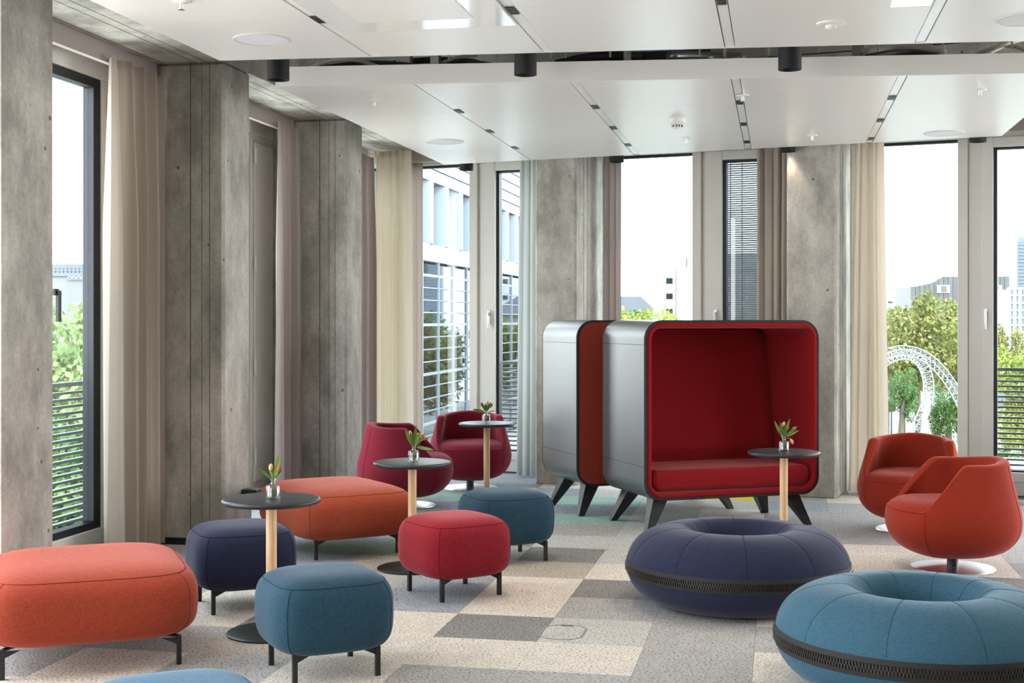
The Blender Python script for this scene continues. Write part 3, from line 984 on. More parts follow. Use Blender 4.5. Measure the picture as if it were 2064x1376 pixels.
# tub armchairs (local +x is the front)
CP = [(.078, .0), (.078, .17), (.088, .235), (.115, .295), (.155, .345), (.205, .382), (.265, .400), (.33, .398), (.40, .383), (.48, .358), (.57, .332), (.68, .303)]
def crv(z):
    for (z0, r0), (z1, r1) in zip(CP[1:], CP[2:]):
        if z <= z1:
            q = max(0, (z - z0) / (z1 - z0)) if z1 > z0 else 0
            return r0 + (r1 - r0) * q
    return CP[-1][1]
_tab = [crv(.078 + (.68 - .078) * i / 120) for i in range(121)]
for _ in range(30):
    _tab = [_tab[0]] + [(_tab[i - 1] + 2 * _tab[i] + _tab[i + 1]) / 4 for i in range(1, 120)] + [_tab[-1]]
def Rz(z):
    q = max(0, min(119.999, (z - .078) / (.68 - .078) * 120))
    i = int(q)
    return _tab[i] + (_tab[i + 1] - _tab[i]) * (q - i)
def sstep(a, b, x):
    q = max(0, min(1, (x - a) / (b - a)))
    return q * q * (3 - 2 * q)
SEAT = .405
def rim_h(deg):
    return SEAT - .03 + (.648 - SEAT + .03) * (sstep(44, 86, deg) ** .8) + .026 * sstep(110, 180, deg)
def pt_out(th, z, off=0):
    r = Rz(z) + off
    x, y = r * math.cos(th), .93 * r * math.sin(th)
    n = 2.35
    k = (abs(math.cos(th)) ** n + abs(math.sin(th)) ** n) ** (-1 / n)
    return (x * k * .975 - .012 * sstep(.4, .68, z), y * k, z)
def make_chair(label, mat, loc, rz, group, first=[]):
    t = thing('tub_chair', label, 'armchair', loc, rz, group)
    NT = 144
    rows = []
    ang = [-PI + 2 * PI * i / NT for i in range(NT)]
    K1, K2, K3 = 30, 10, 14
    prof = []
    for th in ang:
        d = abs(math.degrees(th))
        h = rim_h(d)
        thick = .035 + .04 * sstep(45, 90, d)
        p = []
        for k in range(K1 + 1):
            q = k / K1
            z = .078 + (h - .018 - .078) * (q ** 1.15)
            o = pt_out(th, z)
            if k == 0:
                o = (o[0] * .3, o[1] * .3, o[2])
            p.append(o)
        zr = h - .018
        oo = pt_out(th, zr)
        ii = pt_out(th, zr, -thick)
        for k in range(1, K2):
            a = PI * k / K2
            q = (1 - math.cos(a)) / 2
            p.append((oo[0] + (ii[0] - oo[0]) * q, oo[1] + (ii[1] - oo[1]) * q, zr + .018 * math.sin(a)))
        for k in range(K3 + 1):
            q = k / K3
            z = zr + (.33 - zr) * q
            p.append(pt_out(th, z, -thick - .045 * q * sstep(60, 100, d)))
        prof.append(p)
    rows = [[prof[i][k] for i in range(NT)] for k in range(K1 + K2 + K3 + 1)]
    m = MB().grid(rows, cu=True)
    m.f.append(tuple(range(NT - 1, -1, -1)))
    m.build('shell', mat, t, smooth=180)
    # seat cushion
    srow = []
    NR = 16
    for k in range(NR + 1):
        q = k / NR
        row = []
        for th in ang:
            d = abs(math.degrees(th))
            back = sstep(48, 78, d)
            ze = SEAT - .036
            e = pt_out(th, ze, .002 - .075 * back)
            z = .428 - (.428 - ze) * (q ** 9) * (1 - .6 * back) - .006 * q * q
            row.append((e[0] * max(q, .001), e[1] * max(q, .001), z))
        srow.append(row)
    row2 = [(p[0] * .97, p[1] * .97, .33) for p in srow[-1]]
    MB().grid(srow[::-1], cu=True).grid([row2, srow[-1]], cu=True).build('seat', mat, t, smooth=50)
    sm = MB()
    for a in (48, -48, 140, -140):
        th = R(a)
        h = rim_h(abs(a)) - .02
        sm.tube([pt_out(th, .10 + (h - .10) * k / 24, .0005) for k in range(25)], .0016, 5)
    sm.tube([pt_out(R(-48 + 96 * k / 40), SEAT - .036, .0012) for k in range(41)], .002, 5)
    sm.build('seam', seam_mat(mat), t, smooth=180)
    MB().lathe([(.245, 0), (.248, .003), (.245, .007), (.05, .014)], 72).build('base_plate', M['steel'], t, smooth=40)
    MB().lathe([(.034, .012), (.034, .085)], 28).build('pedestal', M['black'], t, smooth=40)
    return t
def facing(x, y):
    return math.atan2(y, x)
cA = make_chair('orange tub armchair at the far right, in front of the other orange one', FAB['chair_orange'], (2.67, 8.116, 0), R(182), 'orange tub armchairs')
copy_thing(cA, 'orange tub armchair standing behind, next to the cream curtain', (2.86, 9.60, 0), facing(-.38, -.92), 'orange tub armchairs')
cB = make_chair('crimson tub armchair seen from its side, next to the left columns', FAB['crimson'], (-.864, 10.85, 0), R(0), 'crimson tub armchairs')
p = pt_out(R(-140), .24, .002)
MB().box(-.004, .004, -.014, .003, -.022, .022).build('fabric_tag', M['blackm'], cB, loc=p, rz=R(-140 + 90))
cD = make_chair('crimson tub armchair facing the camera, before the corner window', FAB['crimson'], (-.376, 12.0, 0), facing(.06, -1), 'crimson tub armchairs')

# donut poufs with zip
def donut(label, mat, X, Y, rz, group):
    t = thing('donut_pouf', label, 'pouf', (X, Y, 0), rz, group)
    RM, hz = .310, .204
    NU, NV = 240, 56
    rows = []
    def P(ph, th, off=0):
        c, s = sgnpow(math.cos(th), .92), sgnpow(math.sin(th), .92)
        cre = sum(math.exp(-((((ph - 2 * PI * k / 10 + PI) % (2 * PI)) - PI) / .03) ** 2) for k in range(10))
        up = 1 if math.sin(th) > .05 else .4
        oo = off - .0014 * cre * up
        pull = -.010 * (1 - cre) * 0
        wob = .004 * math.sin(5 * ph + 1.3) * max(0, math.cos(th + PI))
        r = RM + ((.275 if c > 0 else .125) + oo + wob) * c
        z = hz + (hz + oo) * s
        return (r * math.cos(ph), r * math.sin(ph), max(z, 0.001))
    for j in range(NV):
        th = 2 * PI * j / NV
        rows.append([P(2 * PI * i / NU, th) for i in range(NU)])
    MB().grid(rows, cu=True, cv=True).build('cushion', mat, t, smooth=180)
    sm = MB()
    for k in range(10):
        ph = 2 * PI * k / 10
        sm.tube([P(ph, .16 + 2.5 * q / 24, .0002) for q in range(25)], .0012, 5)
    sm.build('seam', seam_mat(mat), t, smooth=180)
    tape = [[P(2 * PI * i / 160, th, .0035) for i in range(160)] for th in (-.19, -.15, -.06, .02, .09, .13)]
    tape = [[P(2 * PI * i / 160, -.19, -.002) for i in range(160)]] + tape + [[P(2 * PI * i / 160, .13, -.002) for i in range(160)]]
    MB().grid(tape, cu=True).build('zip_tape', plain('zip_tape', rgb(30, 29, 28), .75), t, smooth=60)
    nt = 280
    tm = MB()
    for i in range(nt):
        for sd in (0, 1):
            ph = 2 * PI * (i + .5 * sd) / nt
            th0 = -.03 + (.030 if sd else -.030)
            b = Vector(P(ph, th0, .0035))
            e = Vector((math.cos(ph), math.sin(ph), 0))
            tg = Vector((-math.sin(ph), math.cos(ph), 0))
            zz = Vector((0, 0, 1))
            cs = []
            for (dr, w, h) in ((-.001, .0042, .0105), (.0055, .0030, .0085)):
                for (sx, sz) in ((-1, -1), (1, -1), (1, 1), (-1, 1)):
                    cs.append(tuple(b + e * dr + tg * (w * sx) + zz * (h * sz)))
            tm.add(cs, [(4, 5, 6, 7), (0, 1, 5, 4), (1, 2, 6, 5), (2, 3, 7, 6), (3, 0, 4, 7)])
    o = tm.build('zip_teeth', plain('zip_teeth', rgb(38, 36, 33), .35, spec=.6), t)
    o['kind'] = 'stuff'
    return t
donut('navy blue ring shaped floor pouf with black zip', FAB['navy'], 1.195, 7.10, R(13), 'ring poufs')
donut('petrol blue ring shaped floor pouf with black zip, cut by the right edge', FAB['tealdonut'], 1.675, 5.5, R(25), 'ring poufs')

# seating booths
def rrect(hw, z0, z1, r, n=10):
    pts = []
    for (cx, cz, a0) in ((hw - r, z1 - r, 0), (-hw + r, z1 - r, 90), (-hw + r, z0 + r, 180), (hw - r, z0 + r, 270)):
        for k in range(n + 1):
            a = R(a0 + 90 * k / n)
            pts.append((cx + r * math.cos(a), cz + r * math.sin(a)))
    return pts
PW, PD, PZ0, PZ1, PR = .695, .78, .232, 1.5, .135
def booth(label, loc, rz):
    t = thing('seating_booth', label, 'booth', loc, rz, 'metal clad seating booths')
    def loop(ins, y):
        return [(x, y, z) for x, z in rrect(PW - ins, PZ0 + ins, PZ1 - ins, max(.02, PR - ins))]
    MB().grid([loop(0, .018), loop(0, PD - .018), loop(.012, PD - .018)], cu=True).build('metal_shell', M['alu'], t, smooth=40)
    for z in (.47, 1.325):
        sm = MB()
        for sx in (-1, 1):
            sm.box(sx * PW - .0006, sx * PW + .0006, .02, PD - .02, z, z + .0035)
        sm.build('panel_joint', M['black'], t)
    for (y0, y1) in ((0, .018), (PD - .018, PD)):
        MB().grid([loop(.016, y0 + .001), loop(.004, y0), loop(0, y0 + .004), loop(0, y1), loop(.016, y1), loop(.016, y0 + .001)], cu=True).build('edge_trim', M['blackm'], t, smooth=30)
    # liner: padded front lip and inner walls
    MB().grid([loop(.0155, .012), loop(.018, .004), loop(.03, -.004), loop(.046, .0), loop(.054, .010), loop(.058, .03), loop(.062, .70)], cu=True).build('upholstered_liner', FAB['pod_red'], t, smooth=60)
    # leaning back panel with rounded upper corners
    def back_row(q):
        z = .34 + (1.43 - .34) * q
        y = .50 + (.655 - .50) * max(0, (z - .5) / .93)
        y += .06 * (1 - sstep(.45, .56, z))
        return y, z
    rows = []
    for k in range(31):
        y, z = back_row(k / 30)
        hw = PW - .066
        zt = 1.43
        rr = .10
        if z > zt - rr:
            d = z - (zt - rr)
            hw = hw - rr + math.sqrt(max(0, rr * rr - d * d))
        row = []
        for i in range(25):
            p = -1 + 2 * i / 24
            e = .03 * max(0, (abs(p) - .94) / .06) ** 2
            row.append((hw * p, y + e, z))
        rows.append(row)
    MB().grid(rows).build('back_cushion', FAB['pod_red'], t, smooth=180)
    # seat
    hw = PW - .066
    def sloop(ins, y):
        out = []
        for (cx, cz, a0, r) in ((hw - .05, .445 - .05, 0, .05), (-hw + .05, .445 - .05, 90, .05), (-hw + .075, PZ0 + .062 + .075, 180, .075), (hw - .075, PZ0 + .062 + .075, 270, .075)):
            for k in range(11):
                a = R(a0 + 90 * k / 10)
                out.append((cx + (r - ins) * math.cos(a), y, cz + (r - ins) * math.sin(a)))
        return out
    sc_ = MB().grid([sloop(0, .60), sloop(0, .050), sloop(.003, .034), sloop(.010, .022), sloop(.022, .013), sloop(.036, .009)], cu=True)
    sc_.f.append(tuple(5 * 44 + i for i in range(44)))
    sc_.build('seat_cushion', FAB['pod_red'], t, smooth=75)
    # felt back
    pn = rrect(PW - .016, PZ0 + .016, PZ1 - .016, PR - .016)
    MB().prism_y(pn, PD - .03, PD - .003).build('back_panel', FAB['brick'], t, bevel=.004)
    for sx in (-1, 1):
        for (yc, sy) in ((.16, -1), (PD - .16, 1)):
            xt, xb = sx * (PW - .17), sx * (PW - .055)
            yb = yc + sy * .09
            q = lambda x, y, h: [(x - h, y - h), (x + h, y - h), (x + h, y + h), (x - h, y + h)]
            MB().frustum(q(xb, yb, .024), q(xt, yc, .058), 0, PZ0 + .003).build('leg', M['black'], t, bevel=.003)
    return t
PRZ = math.atan2(.317, .948)
w_ = Vector((.948, .317, 0)); d_ = Vector((-.317, .948, 0))
booth('open seating booth with red upholstery facing the camera, metal sides', (1.587, 9.57, 0), PRZ)
far = Vector((1.153, 10.40, 0)) + d_ * PD
booth('second metal seating booth standing back to back behind the open red one', tuple(far), PRZ + PI)

# wall power box
t = thing('power_box', 'small black socket box on a stem beside the second left column', 'socket box', (0, 0, 0), -AR)
MB().box(LV + .02, LV + .13, 8.60, 8.72, .30, .345).build('box_body', M['black'], t, bevel=.006)
MB().lathe([(.012, 0), (.012, .31)], 12, (LV + .06, 8.66, 0)).build('stem', M['steel'], t, smooth=40)
MB().lathe([(.06, 0), (.06, .008)], 24, (LV + .06, 8.66, 0)).build('foot', M['black'], t, smooth=40)

# floor box under the carpet
t = thing('floor_box', 'oval floor socket lid set into the carpet in the foreground', 'floor socket', (at(1135, 6.44), 6.44, 0), -AR)
def oval(hx, hy, r, n=8):
    return [(x, z) for x, z in rrect(hx, -hy, hy, r, n)]
def ring(a, b, z0, z1):
    rows = [[(p[0], p[1], z) for p in pl] for pl, z in ((a, z0), (a, z1), (b, z1), (b, z0))]
    return MB().grid(rows, cu=True)
ring(oval(.105, .155, .09), oval(.098, .148, .083), 0, .0022).build('lid_rim', plain('lid_rim', rgb(134, 132, 130), .6), t)
MB().prism(oval(.094, .144, .08), 0, .0016).build('carpet_lid', CT['L'], t)
MB().box(-.03, .03, .125, .14, .0016, .003).build('cable_flap', M['rail'], t)

# floor convector grille at the right window
t = thing('floor_grille', 'black floor grille along the right window', 'floor grille', (0, FY0, 0), -PHI)
g0, g1 = fs(1960, .2), fs(2230, .2)
MB().box(g0, g1, .10, .115, -.004, .003).box(g0, g1, .325, .34, -.004, .003).build('grille_frame', M['steel'], t)
gm = MB()
k = g0
while k < g1:
    gm.add([(k, .115, .002), (k + .008, .115, .002), (k + .028, .325, .002), (k + .02, .325, .002)], [(0, 1, 2, 3)])
    k += .018
MB().box(g0, g1, .115, .325, -.004, .0008).build('grille_tray', plain('tray', rgb(170, 168, 165), .6), t)
o = gm.build('grille_bars', M['blackm'], t)
o['kind'] = 'stuff'

# ------------------------------------------------------------------ outside: railings and blind
def railing(label, frame, a0, a1, depth, z0=.08, z1=1.08):
    th = -AR if frame == 'L' else -PHI
    t = thing('balcony_railing', label, 'railing', (0, 0 if frame == 'L' else FY0, 0), th, 'slatted window railings')
    def bx(m, p0, p1, d0, d1, q0, q1):
        return m.box(d0, d1, p0, p1, q0, q1) if frame == 'L' else m.box(p0, p1, d0, d1, q0, q1)
    bx(MB(), a0, a1, depth - .025, depth + .025, z1 - .028, z1).build('top_rail', M['rail'], t)
    n = int((z1 - z0) / .046)
    me = bx(MB(), a0, a1, depth - .02, depth + .02, 0, .017).mesh('slat', M['rail'])
    for k in range(n):
        link_mesh('slat', me, t, (0, 0, z0 + k * .046))
    for p in (a0 + .02, a1 - .02):
        bx(MB(), p - .012, p + .012, depth - .012, depth + .012, -.3, z1 - .02).build('upright', M['rail'], t)
    return t
railing('grey slatted railing outside the left window', 'L', 6.3, 8.75, -4.72)
railing('grey slatted railing outside the opening leaf of the corner window', 'F', fs(998, 1.2), sA0 + .0, 1.16)
railing('grey slatted railing outside the far right window', 'F', fs(1999, 1.2), cols_b[2][0], 1.16)
t = thing('window_blind', 'dark blue venetian blind outside the narrow sash left of the right back column', 'blind', (0, FY0, 0), -PHI)
b0, b1 = fs(1459, .95), sB0
bm = MB()
z = .9
while z < 3.0:
    bm.add([(b0, .945, z), (b1, .945, z), (b1, .965, z + .0185), (b0, .965, z + .0185)], [(0, 1, 2, 3)])
    bm.add([(b0, .945, z + .001), (b1, .945, z + .001), (b1, .965, z + .0195), (b0, .965, z + .0195)], [(3, 2, 1, 0)])
    z += .0205
o = bm.build('blind_slats', plain('blind_slat', rgb(50, 54, 66), .4), t)
o['kind'] = 'stuff'
for px in (1473, 1496):
    s_ = fs(px, .945)
    MB().box(s_ - .004, s_ + .004, .938, .942, .88, 3.02).build('ladder_cord', M['gasket'], t)
MB().box(b0, b1, .93, .985, 3.0, 3.06).build('head_rail', M['gasket'], t)

# ------------------------------------------------------------------ outside: ground, buildings, trees
GZ = -7.0
ground = struct('ground')
MB().box(-260, 320, 16, 620, GZ - .5, GZ).build('street_surface', plain('asphalt', rgb(132, 131, 128), .9), ground)
MB().box(14, 60, 72, 92, GZ, GZ + .06).build('lawn', plain('lawn', rgb(104, 100, 74), .95), ground)

# office building with round pilasters left outside (room frame)
mw = plain('facade_white', rgb(100, 108, 116), .5)
mc = plain('pilaster_grey', rgb(92, 102, 114), .4)
md = plain('facade_recess', rgb(46, 56, 68), .4)
mir = plain('facade_mirror_glass', rgb(118, 128, 134), .03, metal=1)
OB = thing('office_building', 'pale office building with round pilasters and a gridded glass front, left outside', 'building', (0, 0, 0), -AR)
OV = -20.0
MB().box(OV - 13, OV - .9, 64, 140, GZ, 5.0).build('building_body', md, OB)
MB().box(OV - 13, OV - 1.6, 64, 140, 5.0, 16).build('upper_wall', md, OB)
MB().box(OV - 1.6, OV + .1, 64, 140, 4.9, 5.95).build('parapet_band', mw, OB, bevel=.05)
z = 9.6
while z < 16:
    MB().box(OV - 1.6, OV + .1 + (z - 9.6) * .05, 64, 140, z, z + .72).build('cladding_band', mw, OB, bevel=.03)
    z += .75
pil = MB().lathe([(.95, 5.95), (.95, 9.6)], 28).mesh('pilaster', mc, 40)
mul = MB().box(-.2, .10, -.07, .07, GZ, 4.9).mesh('mullion', mw)
pan = MB().box(-.05, 0, -1.72, 1.72, .05, .66).mesh('pane', mir)
u = 66.5
while u < 118:
    link_mesh('pilaster', pil, OB, (OV - .75, u + 1.86, 0))
    link_mesh('mullion', mul, OB, (OV, u, 0))
    z = 4.1
    r = 0
    while z > GZ and 69 < u + 1.86 < 112:
        link_mesh('pane', pan, OB, (OV, u + 1.86, z))
        z -= .717
    u += 3.72
z, r = 4.1, 0
while z > GZ:
    h = .16 if r % 4 == 0 else .07
    MB().box(OV - .2, OV + (.06 if r % 4 == 0 else .035), 64, 140, z - h / 2, z + h / 2).build('transom', mw, OB)
    z -= .717
    r += 1

def block(name, label, X0, X1, Y0, Y1, z1, mat, wins=(), wmat=None, fm=None, roof=None, extra=None):
    t = thing(name, label, 'building', ((X0 + X1) / 2, (Y0 + Y1) / 2, GZ))
    cx, cy = (X0 + X1) / 2, (Y0 + Y1) / 2
    MB().box(X0 - cx, X1 - cx, Y0 - cy, Y1 - cy, 0, z1 - GZ).build('wall', mat, t)
    for (a, b, c, d) in wins:
        f = MB().box(a - cx, b - cx, Y0 - cy - .06, Y0 - cy + .1, c - GZ, d - GZ).build('window', fm or M['white'], t)
        w = (b - a) * .08
        MB().box(a - cx + w, b - cx - w, Y0 - cy - .09, Y0 - cy - .05, c - GZ + w, d - GZ - w).build('glazing', wmat or winm, f)
    if roof:
        MB().box(X0 - cx - .3, X1 - cx + .3, Y0 - cy - .3, Y1 - cy + .3, z1 - GZ, z1 - GZ + roof[0]).build('roof', roof[1], t)
    return t
winm = plain('far_window', rgb(30, 38, 44), .1, spec=.8)
def zp(y, Y):
    return CAMH + (HY - y) / FPX * Y
# white block and gabled house seen left of the white post
Y = 140
wins = [(at(a, Y), at(b, Y), zp(d, Y), zp(c, Y)) for (a, b, c, d) in ((1341, 1357, 559, 573), (1341, 1357, 590, 604), (1341, 1357, 621, 635), (1341, 1357, 652, 666))]
block('apartment_block', 'white apartment block with small windows seen above the booths', at(1334, Y), at(1362, Y), Y, Y + 14, zp(540, Y), plain('render_white', rgb(226, 226, 226), .8), wins)
block('tall_white_building', 'taller plain white building right of the small windowed block', at(1363, Y), at(1452, Y), Y - 4, Y + 10, zp(500, Y), plain('render_bright', rgb(236, 236, 236), .8),
      [(at(1372, Y), at(1376, Y), zp(542, Y), zp(524, Y))])
X0, X1 = at(1230, 130), at(1327, 130)
t = thing('gabled_house', 'house with dark slate roof behind the tree tops over the booths', 'building', ((X0 + X1) / 2, 135, GZ))
hw = (X1 - X0) / 2
MB().box(-hw, hw, -5, 5, 0, zp(630, 130) - GZ).build('wall', plain('house_wall', rgb(130, 126, 120), .8), t)
zr, ze = zp(595, 130) - GZ, zp(632, 130) - GZ
MB().add([(-hw, -5.4, ze), (hw, -5.4, ze), (hw, 5.4, ze), (-hw, 5.4, ze), (-hw, 0, zr), (hw - 1.2, 0, zr)], [(0, 1, 5, 4), (1, 2, 5), (2, 3, 4, 5), (0, 4, 3), (0, 3, 2, 1)]).build('roof', plain('slate', rgb(34, 36, 46), .6), t)
# pinkish block behind the blind
Y = 110
wins = [(at(a, Y), at(b, Y), zp(d, Y), zp(c, Y)) for a, b in ((1452, 1470), (1492, 1505), (1530, 1545)) for (c, d) in ((556, 577), (587, 608), (618, 640))]
block('pink_building', 'pinkish apartment house seen through the blind', at(1456, Y), at(1580, Y), Y, Y + 12, zp(541, Y), plain('pink_render', rgb(112, 94, 92), .8), wins,
      roof=(1.2, plain('copper_roof', rgb(64, 84, 78), .6)))
# grey clad building
Y = 160
gx0, gx1 = at(1835, Y), at(2030, Y)
t = thing('clad_building', 'grey zinc clad building behind the big tree in the right window', 'building', (0, Y, GZ))
zn = [plain('zinc_a', rgb(76, 76, 78), .5), plain('zinc_b', rgb(69, 70, 72), .5)]
ztop = lambda px: zp(578, Y) if px < 1842 else (zp(578 - (px - 1842) / 38 * 8, Y) if px < 1880 else (zp(570 - (px - 1880) / 20 * 13, Y) if px < 1900 else zp(557, Y)))
px, k = 1835.0, 0
while px < 2030:
    a, b = at(px, Y), at(px + 9.5, Y)
    MB().prism_y([(a, zp(634, Y) - GZ), (b - .04, zp(634, Y) - GZ), (b - .04, ztop(px + 9.5) - GZ), (a, ztop(px) - GZ)], -.1, 12).build('cladding_panel', zn[k % 2], t)
    px += 9.5
    k += 1
MB().box(gx0, gx1, .1, 12, 0, zp(634, Y) - GZ).build('lower_wall', plain('lower_render', rgb(124, 118, 112), .8), t)
for (a, b, c, d) in ((1888, 1913, 575, 590), (2002, 2018, 575, 592), (2002, 2018, 606, 622), (2000, 2016, 645, 665)):
    f = MB().box(at(a, Y), at(b, Y), -.25, .1, zp(d, Y) - GZ, zp(c, Y) - GZ).build('window', M['white'], t)
    MB().box(at(a + 7, Y), at(b - 6, Y), -.32, -.24, zp(d - 1, Y) - GZ, zp(c + 1, Y) - GZ).build('glazing', winm, f)
Y = 150
block('low_white_building', 'low white building left of the big tree in the right window', at(1740, Y), at(1806, Y), Y, Y + 8, zp(590, Y), plain('render_c', rgb(128, 128, 128), .8), [(at(1788, Y), at(1800, Y), zp(612, Y), zp(606, Y))])
Y = 125
t = thing('glass_building', 'bright glass fronted building at the far right edge', 'building', (0, Y, GZ))
gx0, gx1 = at(2034, Y), at(2190, Y)
MB().box(gx0 + .2, gx1, .3, 12, 0, zp(583, Y) - GZ).build('core', plain('glass_core', rgb(92, 106, 112), .1, spec=.9), t)
px = 2034
while px < 2120:
    MB().box(at(px, Y) - .06, at(px, Y) + .06, 0, .4, 0, zp(580, Y) - GZ).build('mullion', M['white'], t)
    px += 11
for y in range(580, 760, 15):
    MB().box(gx0, gx1, .05, .35, zp(y, Y) - GZ - .06, zp(y, Y) - GZ + .06).build('transom', M['white'], t)
Y = 420
t = thing('office_tower', 'distant blue grey office tower at the right edge', 'building', (at(2085, Y), Y, GZ))
hw = at(2085, Y) - at(2051, Y)
MB().box(-hw, hw, 0, 12, 0, zp(488, Y) - GZ).build('tower_shaft', plain('tower_glass', rgb(66, 82, 100), .3), t)
MB().prism_y([(-hw, zp(488, Y) - GZ), (hw, zp(488, Y) - GZ), (hw, zp(470, Y) - GZ), (-hw * .4, zp(474, Y) - GZ), (-hw, zp(480, Y) - GZ)], 0, 10).build('tower_crown', plain('tower_top', rgb(80, 92, 104), .4), t)
for y in range(492, 640, 7):
    MB().box(-hw - .1, hw + .1, -.3, .1, zp(y, Y) - GZ - .15, zp(y, Y) - GZ + .15).build('floor_band', plain('tower_band', rgb(90, 102, 114), .4) if y == 492 else bpy.data.materials['tower_band'], t)
# white building behind the left trees
Y = 150
t = thing('terrace_building', 'long white building with roof terrace seen in the left window', 'building', (0, Y, GZ))
a, b = at(20, Y), at(330, Y)
MB().box(a, b, 0, 15, 0, zp(552, Y) - GZ).build('wall', plain('terrace_white', rgb(116, 116, 118), .8), t)
MB().box(a, b, 3, 14, zp(552, Y) - GZ, zp(530, Y) - GZ).build('penthouse', plain('terrace_grey', rgb(98, 102, 106), .6), t)
for y, h in ((553, .18), (545, .06)):
    MB().box(a, b, -.2, .2, zp(y, Y) - GZ - h, zp(y, Y) - GZ + h).build('roof_edge', mc, t)
for px in range(112, 200, 8):
    MB().box(at(px, Y) - .04, at(px, Y) + .04, -.1, .1, zp(552, Y) - GZ, zp(540, Y) - GZ).build('terrace_post', M['rail'], t)
for px in (138, 147, 156, 165):
    f = MB().box(at(px, Y), at(px + 7, Y), -.2, .2, zp(563, Y) - GZ, zp(557, Y) - GZ).build('window', M['white'], t)
    MB().box(at(px + 1, Y), at(px + 6, Y), -.3, -.15, zp(562, Y) - GZ, zp(558, Y) - GZ).build('glazing', winm, f)

# trees
def crown_mesh(seed, n, mat, leaf=.2):
    rnd = random.Random(seed)
    blobs = []
    for _ in range(26):
        while True:
            p = Vector((rnd.uniform(-1, 1), rnd.uniform(-1, 1), rnd.uniform(-1, 1)))
            if p.length < .78:
                break
        blobs.append((p, rnd.uniform(.2, .42)))
    m = MB()
    for i in range(n):
        c, r = blobs[rnd.randrange(len(blobs))]
        d = Vector((rnd.gauss(0, 1), rnd.gauss(0, 1), rnd.gauss(0, 1))).normalized()
        p = c + d * (r * rnd.uniform(.55, 1.0) )
        nrm = (d * .8 + Vector((rnd.gauss(0, .6), rnd.gauss(0, .6), rnd.gauss(0, .6) + .3))).normalized()
        a = nrm.cross(Vector((rnd.gauss(0, 1), rnd.gauss(0, 1), rnd.gauss(0, 1)))).normalized()
        b = nrm.cross(a)
        L = leaf * rnd.uniform(.5, 1.1) * .25
        W = L * .62
        m.add([p - a * L, p + b * W, p + a * L, p - b * W], [(0, 1, 2, 3)])
    return m.mesh('foliage', mat)
fol = dict(
    olive=foliage('foliage_olive', rgb(92, 102, 46), rgb(122, 125, 58), rgb(148, 140, 74)),
    green=foliage('foliage_green', rgb(51, 84, 38), rgb(74, 107, 48), rgb(102, 128, 58)),
    lime=foliage('foliage_lime', rgb(104, 122, 43), rgb(133, 143, 56), rgb(153, 158, 74)),
    pale=foliage('foliage_hazed', rgb(92, 117, 71), rgb(122, 140, 87), rgb(148, 156, 102)))  # leaf colour lightened to stand in for haze on the left window
crowns = {k: crown_mesh(i + 3, 9000, v) for i, (k, v) in enumerate(fol.items())}
bark = plain('bark', rgb(92, 82, 70), .9)
def tree(label, px, Y, ytop, wpx, kind, squash=None, X=None, ztop=None, rad=None, name='tree'):
    X = at(px, Y) if X is None else X
    zt = zp(ytop, Y) if ztop is None else ztop
    r = wpx / 2 * Y / FPX if rad is None else rad
    rz = squash if squash else r
    t = thing(name, label, 'tree', (X, Y, GZ), random.uniform(0, 6))
    o = link_mesh('foliage', crowns[kind], t, (0, 0, zt - GZ - rz), 0)
    o.scale = (r, r, rz)
    o['kind'] = 'stuff'
    tr = MB().tube([(0, 0, 0), (.1, 0, (zt - GZ) * .4), (0, .1, zt - GZ - rz * .8)], [.22, .16, .08], 8)
    for k in range(4):
        a = k * 1.6
        z_ = zt - GZ - rz * 1.3
        tr.tube([(0, 0, max(z_, .6)), (r * .45 * math.cos(a), r * .45 * math.sin(a), max(z_, .6) + rz * .8)], [.1, .03], 6)
    tr.build('trunk', bark, t, smooth=180)
    return t
tree('large olive green tree filling the upper right window', 1852, 84, 574, 230, 'olive', squash=3.6)
tree('second olive tree partly behind the white post of the right window', 1935, 92, 590, 190, 'olive', squash=3.5)
tree('dark green street tree left of the truss loop', 1818, 74, 735, 78, 'green', squash=1.6)
tree('bright green tree at the right foot of the truss loop', 1912, 62, 770, 90, 'green', squash=1.5)
tree('olive tree at the left side of the right window, behind the curtain edge', 1768, 98, 612, 130, 'olive', squash=3.0)
tree('lime green tree behind the railing at the far right', 2070, 60, 672, 190, 'lime', squash=2.6)
tree('olive tree in front of the glass building at the far right', 2030, 86, 640, 90, 'olive', squash=2.4)
tree('lime green tree below the slate roof, over the booths', 1296, 66, 597, 210, 'lime', squash=2.7)
tree('haze-paled tree seen in the left window, nearest the glass', None, 44.5, None, None, 'pale', squash=4.6, X=-14.4, ztop=2.3, rad=3.6)
tree('haze-paled tree behind the first one in the left window', None, 52, None, None, 'pale', squash=5.0, X=-18.2, ztop=2.9, rad=3.8)
tree('pale green tree low behind the left railing', None, 36, None, None, 'green', squash=3.2, X=-11.6, ztop=-.6, rad=3.0)
tree('green tree behind the blind in front of the pink building', 1520, 80, 618, 120, 'green', squash=3.0)
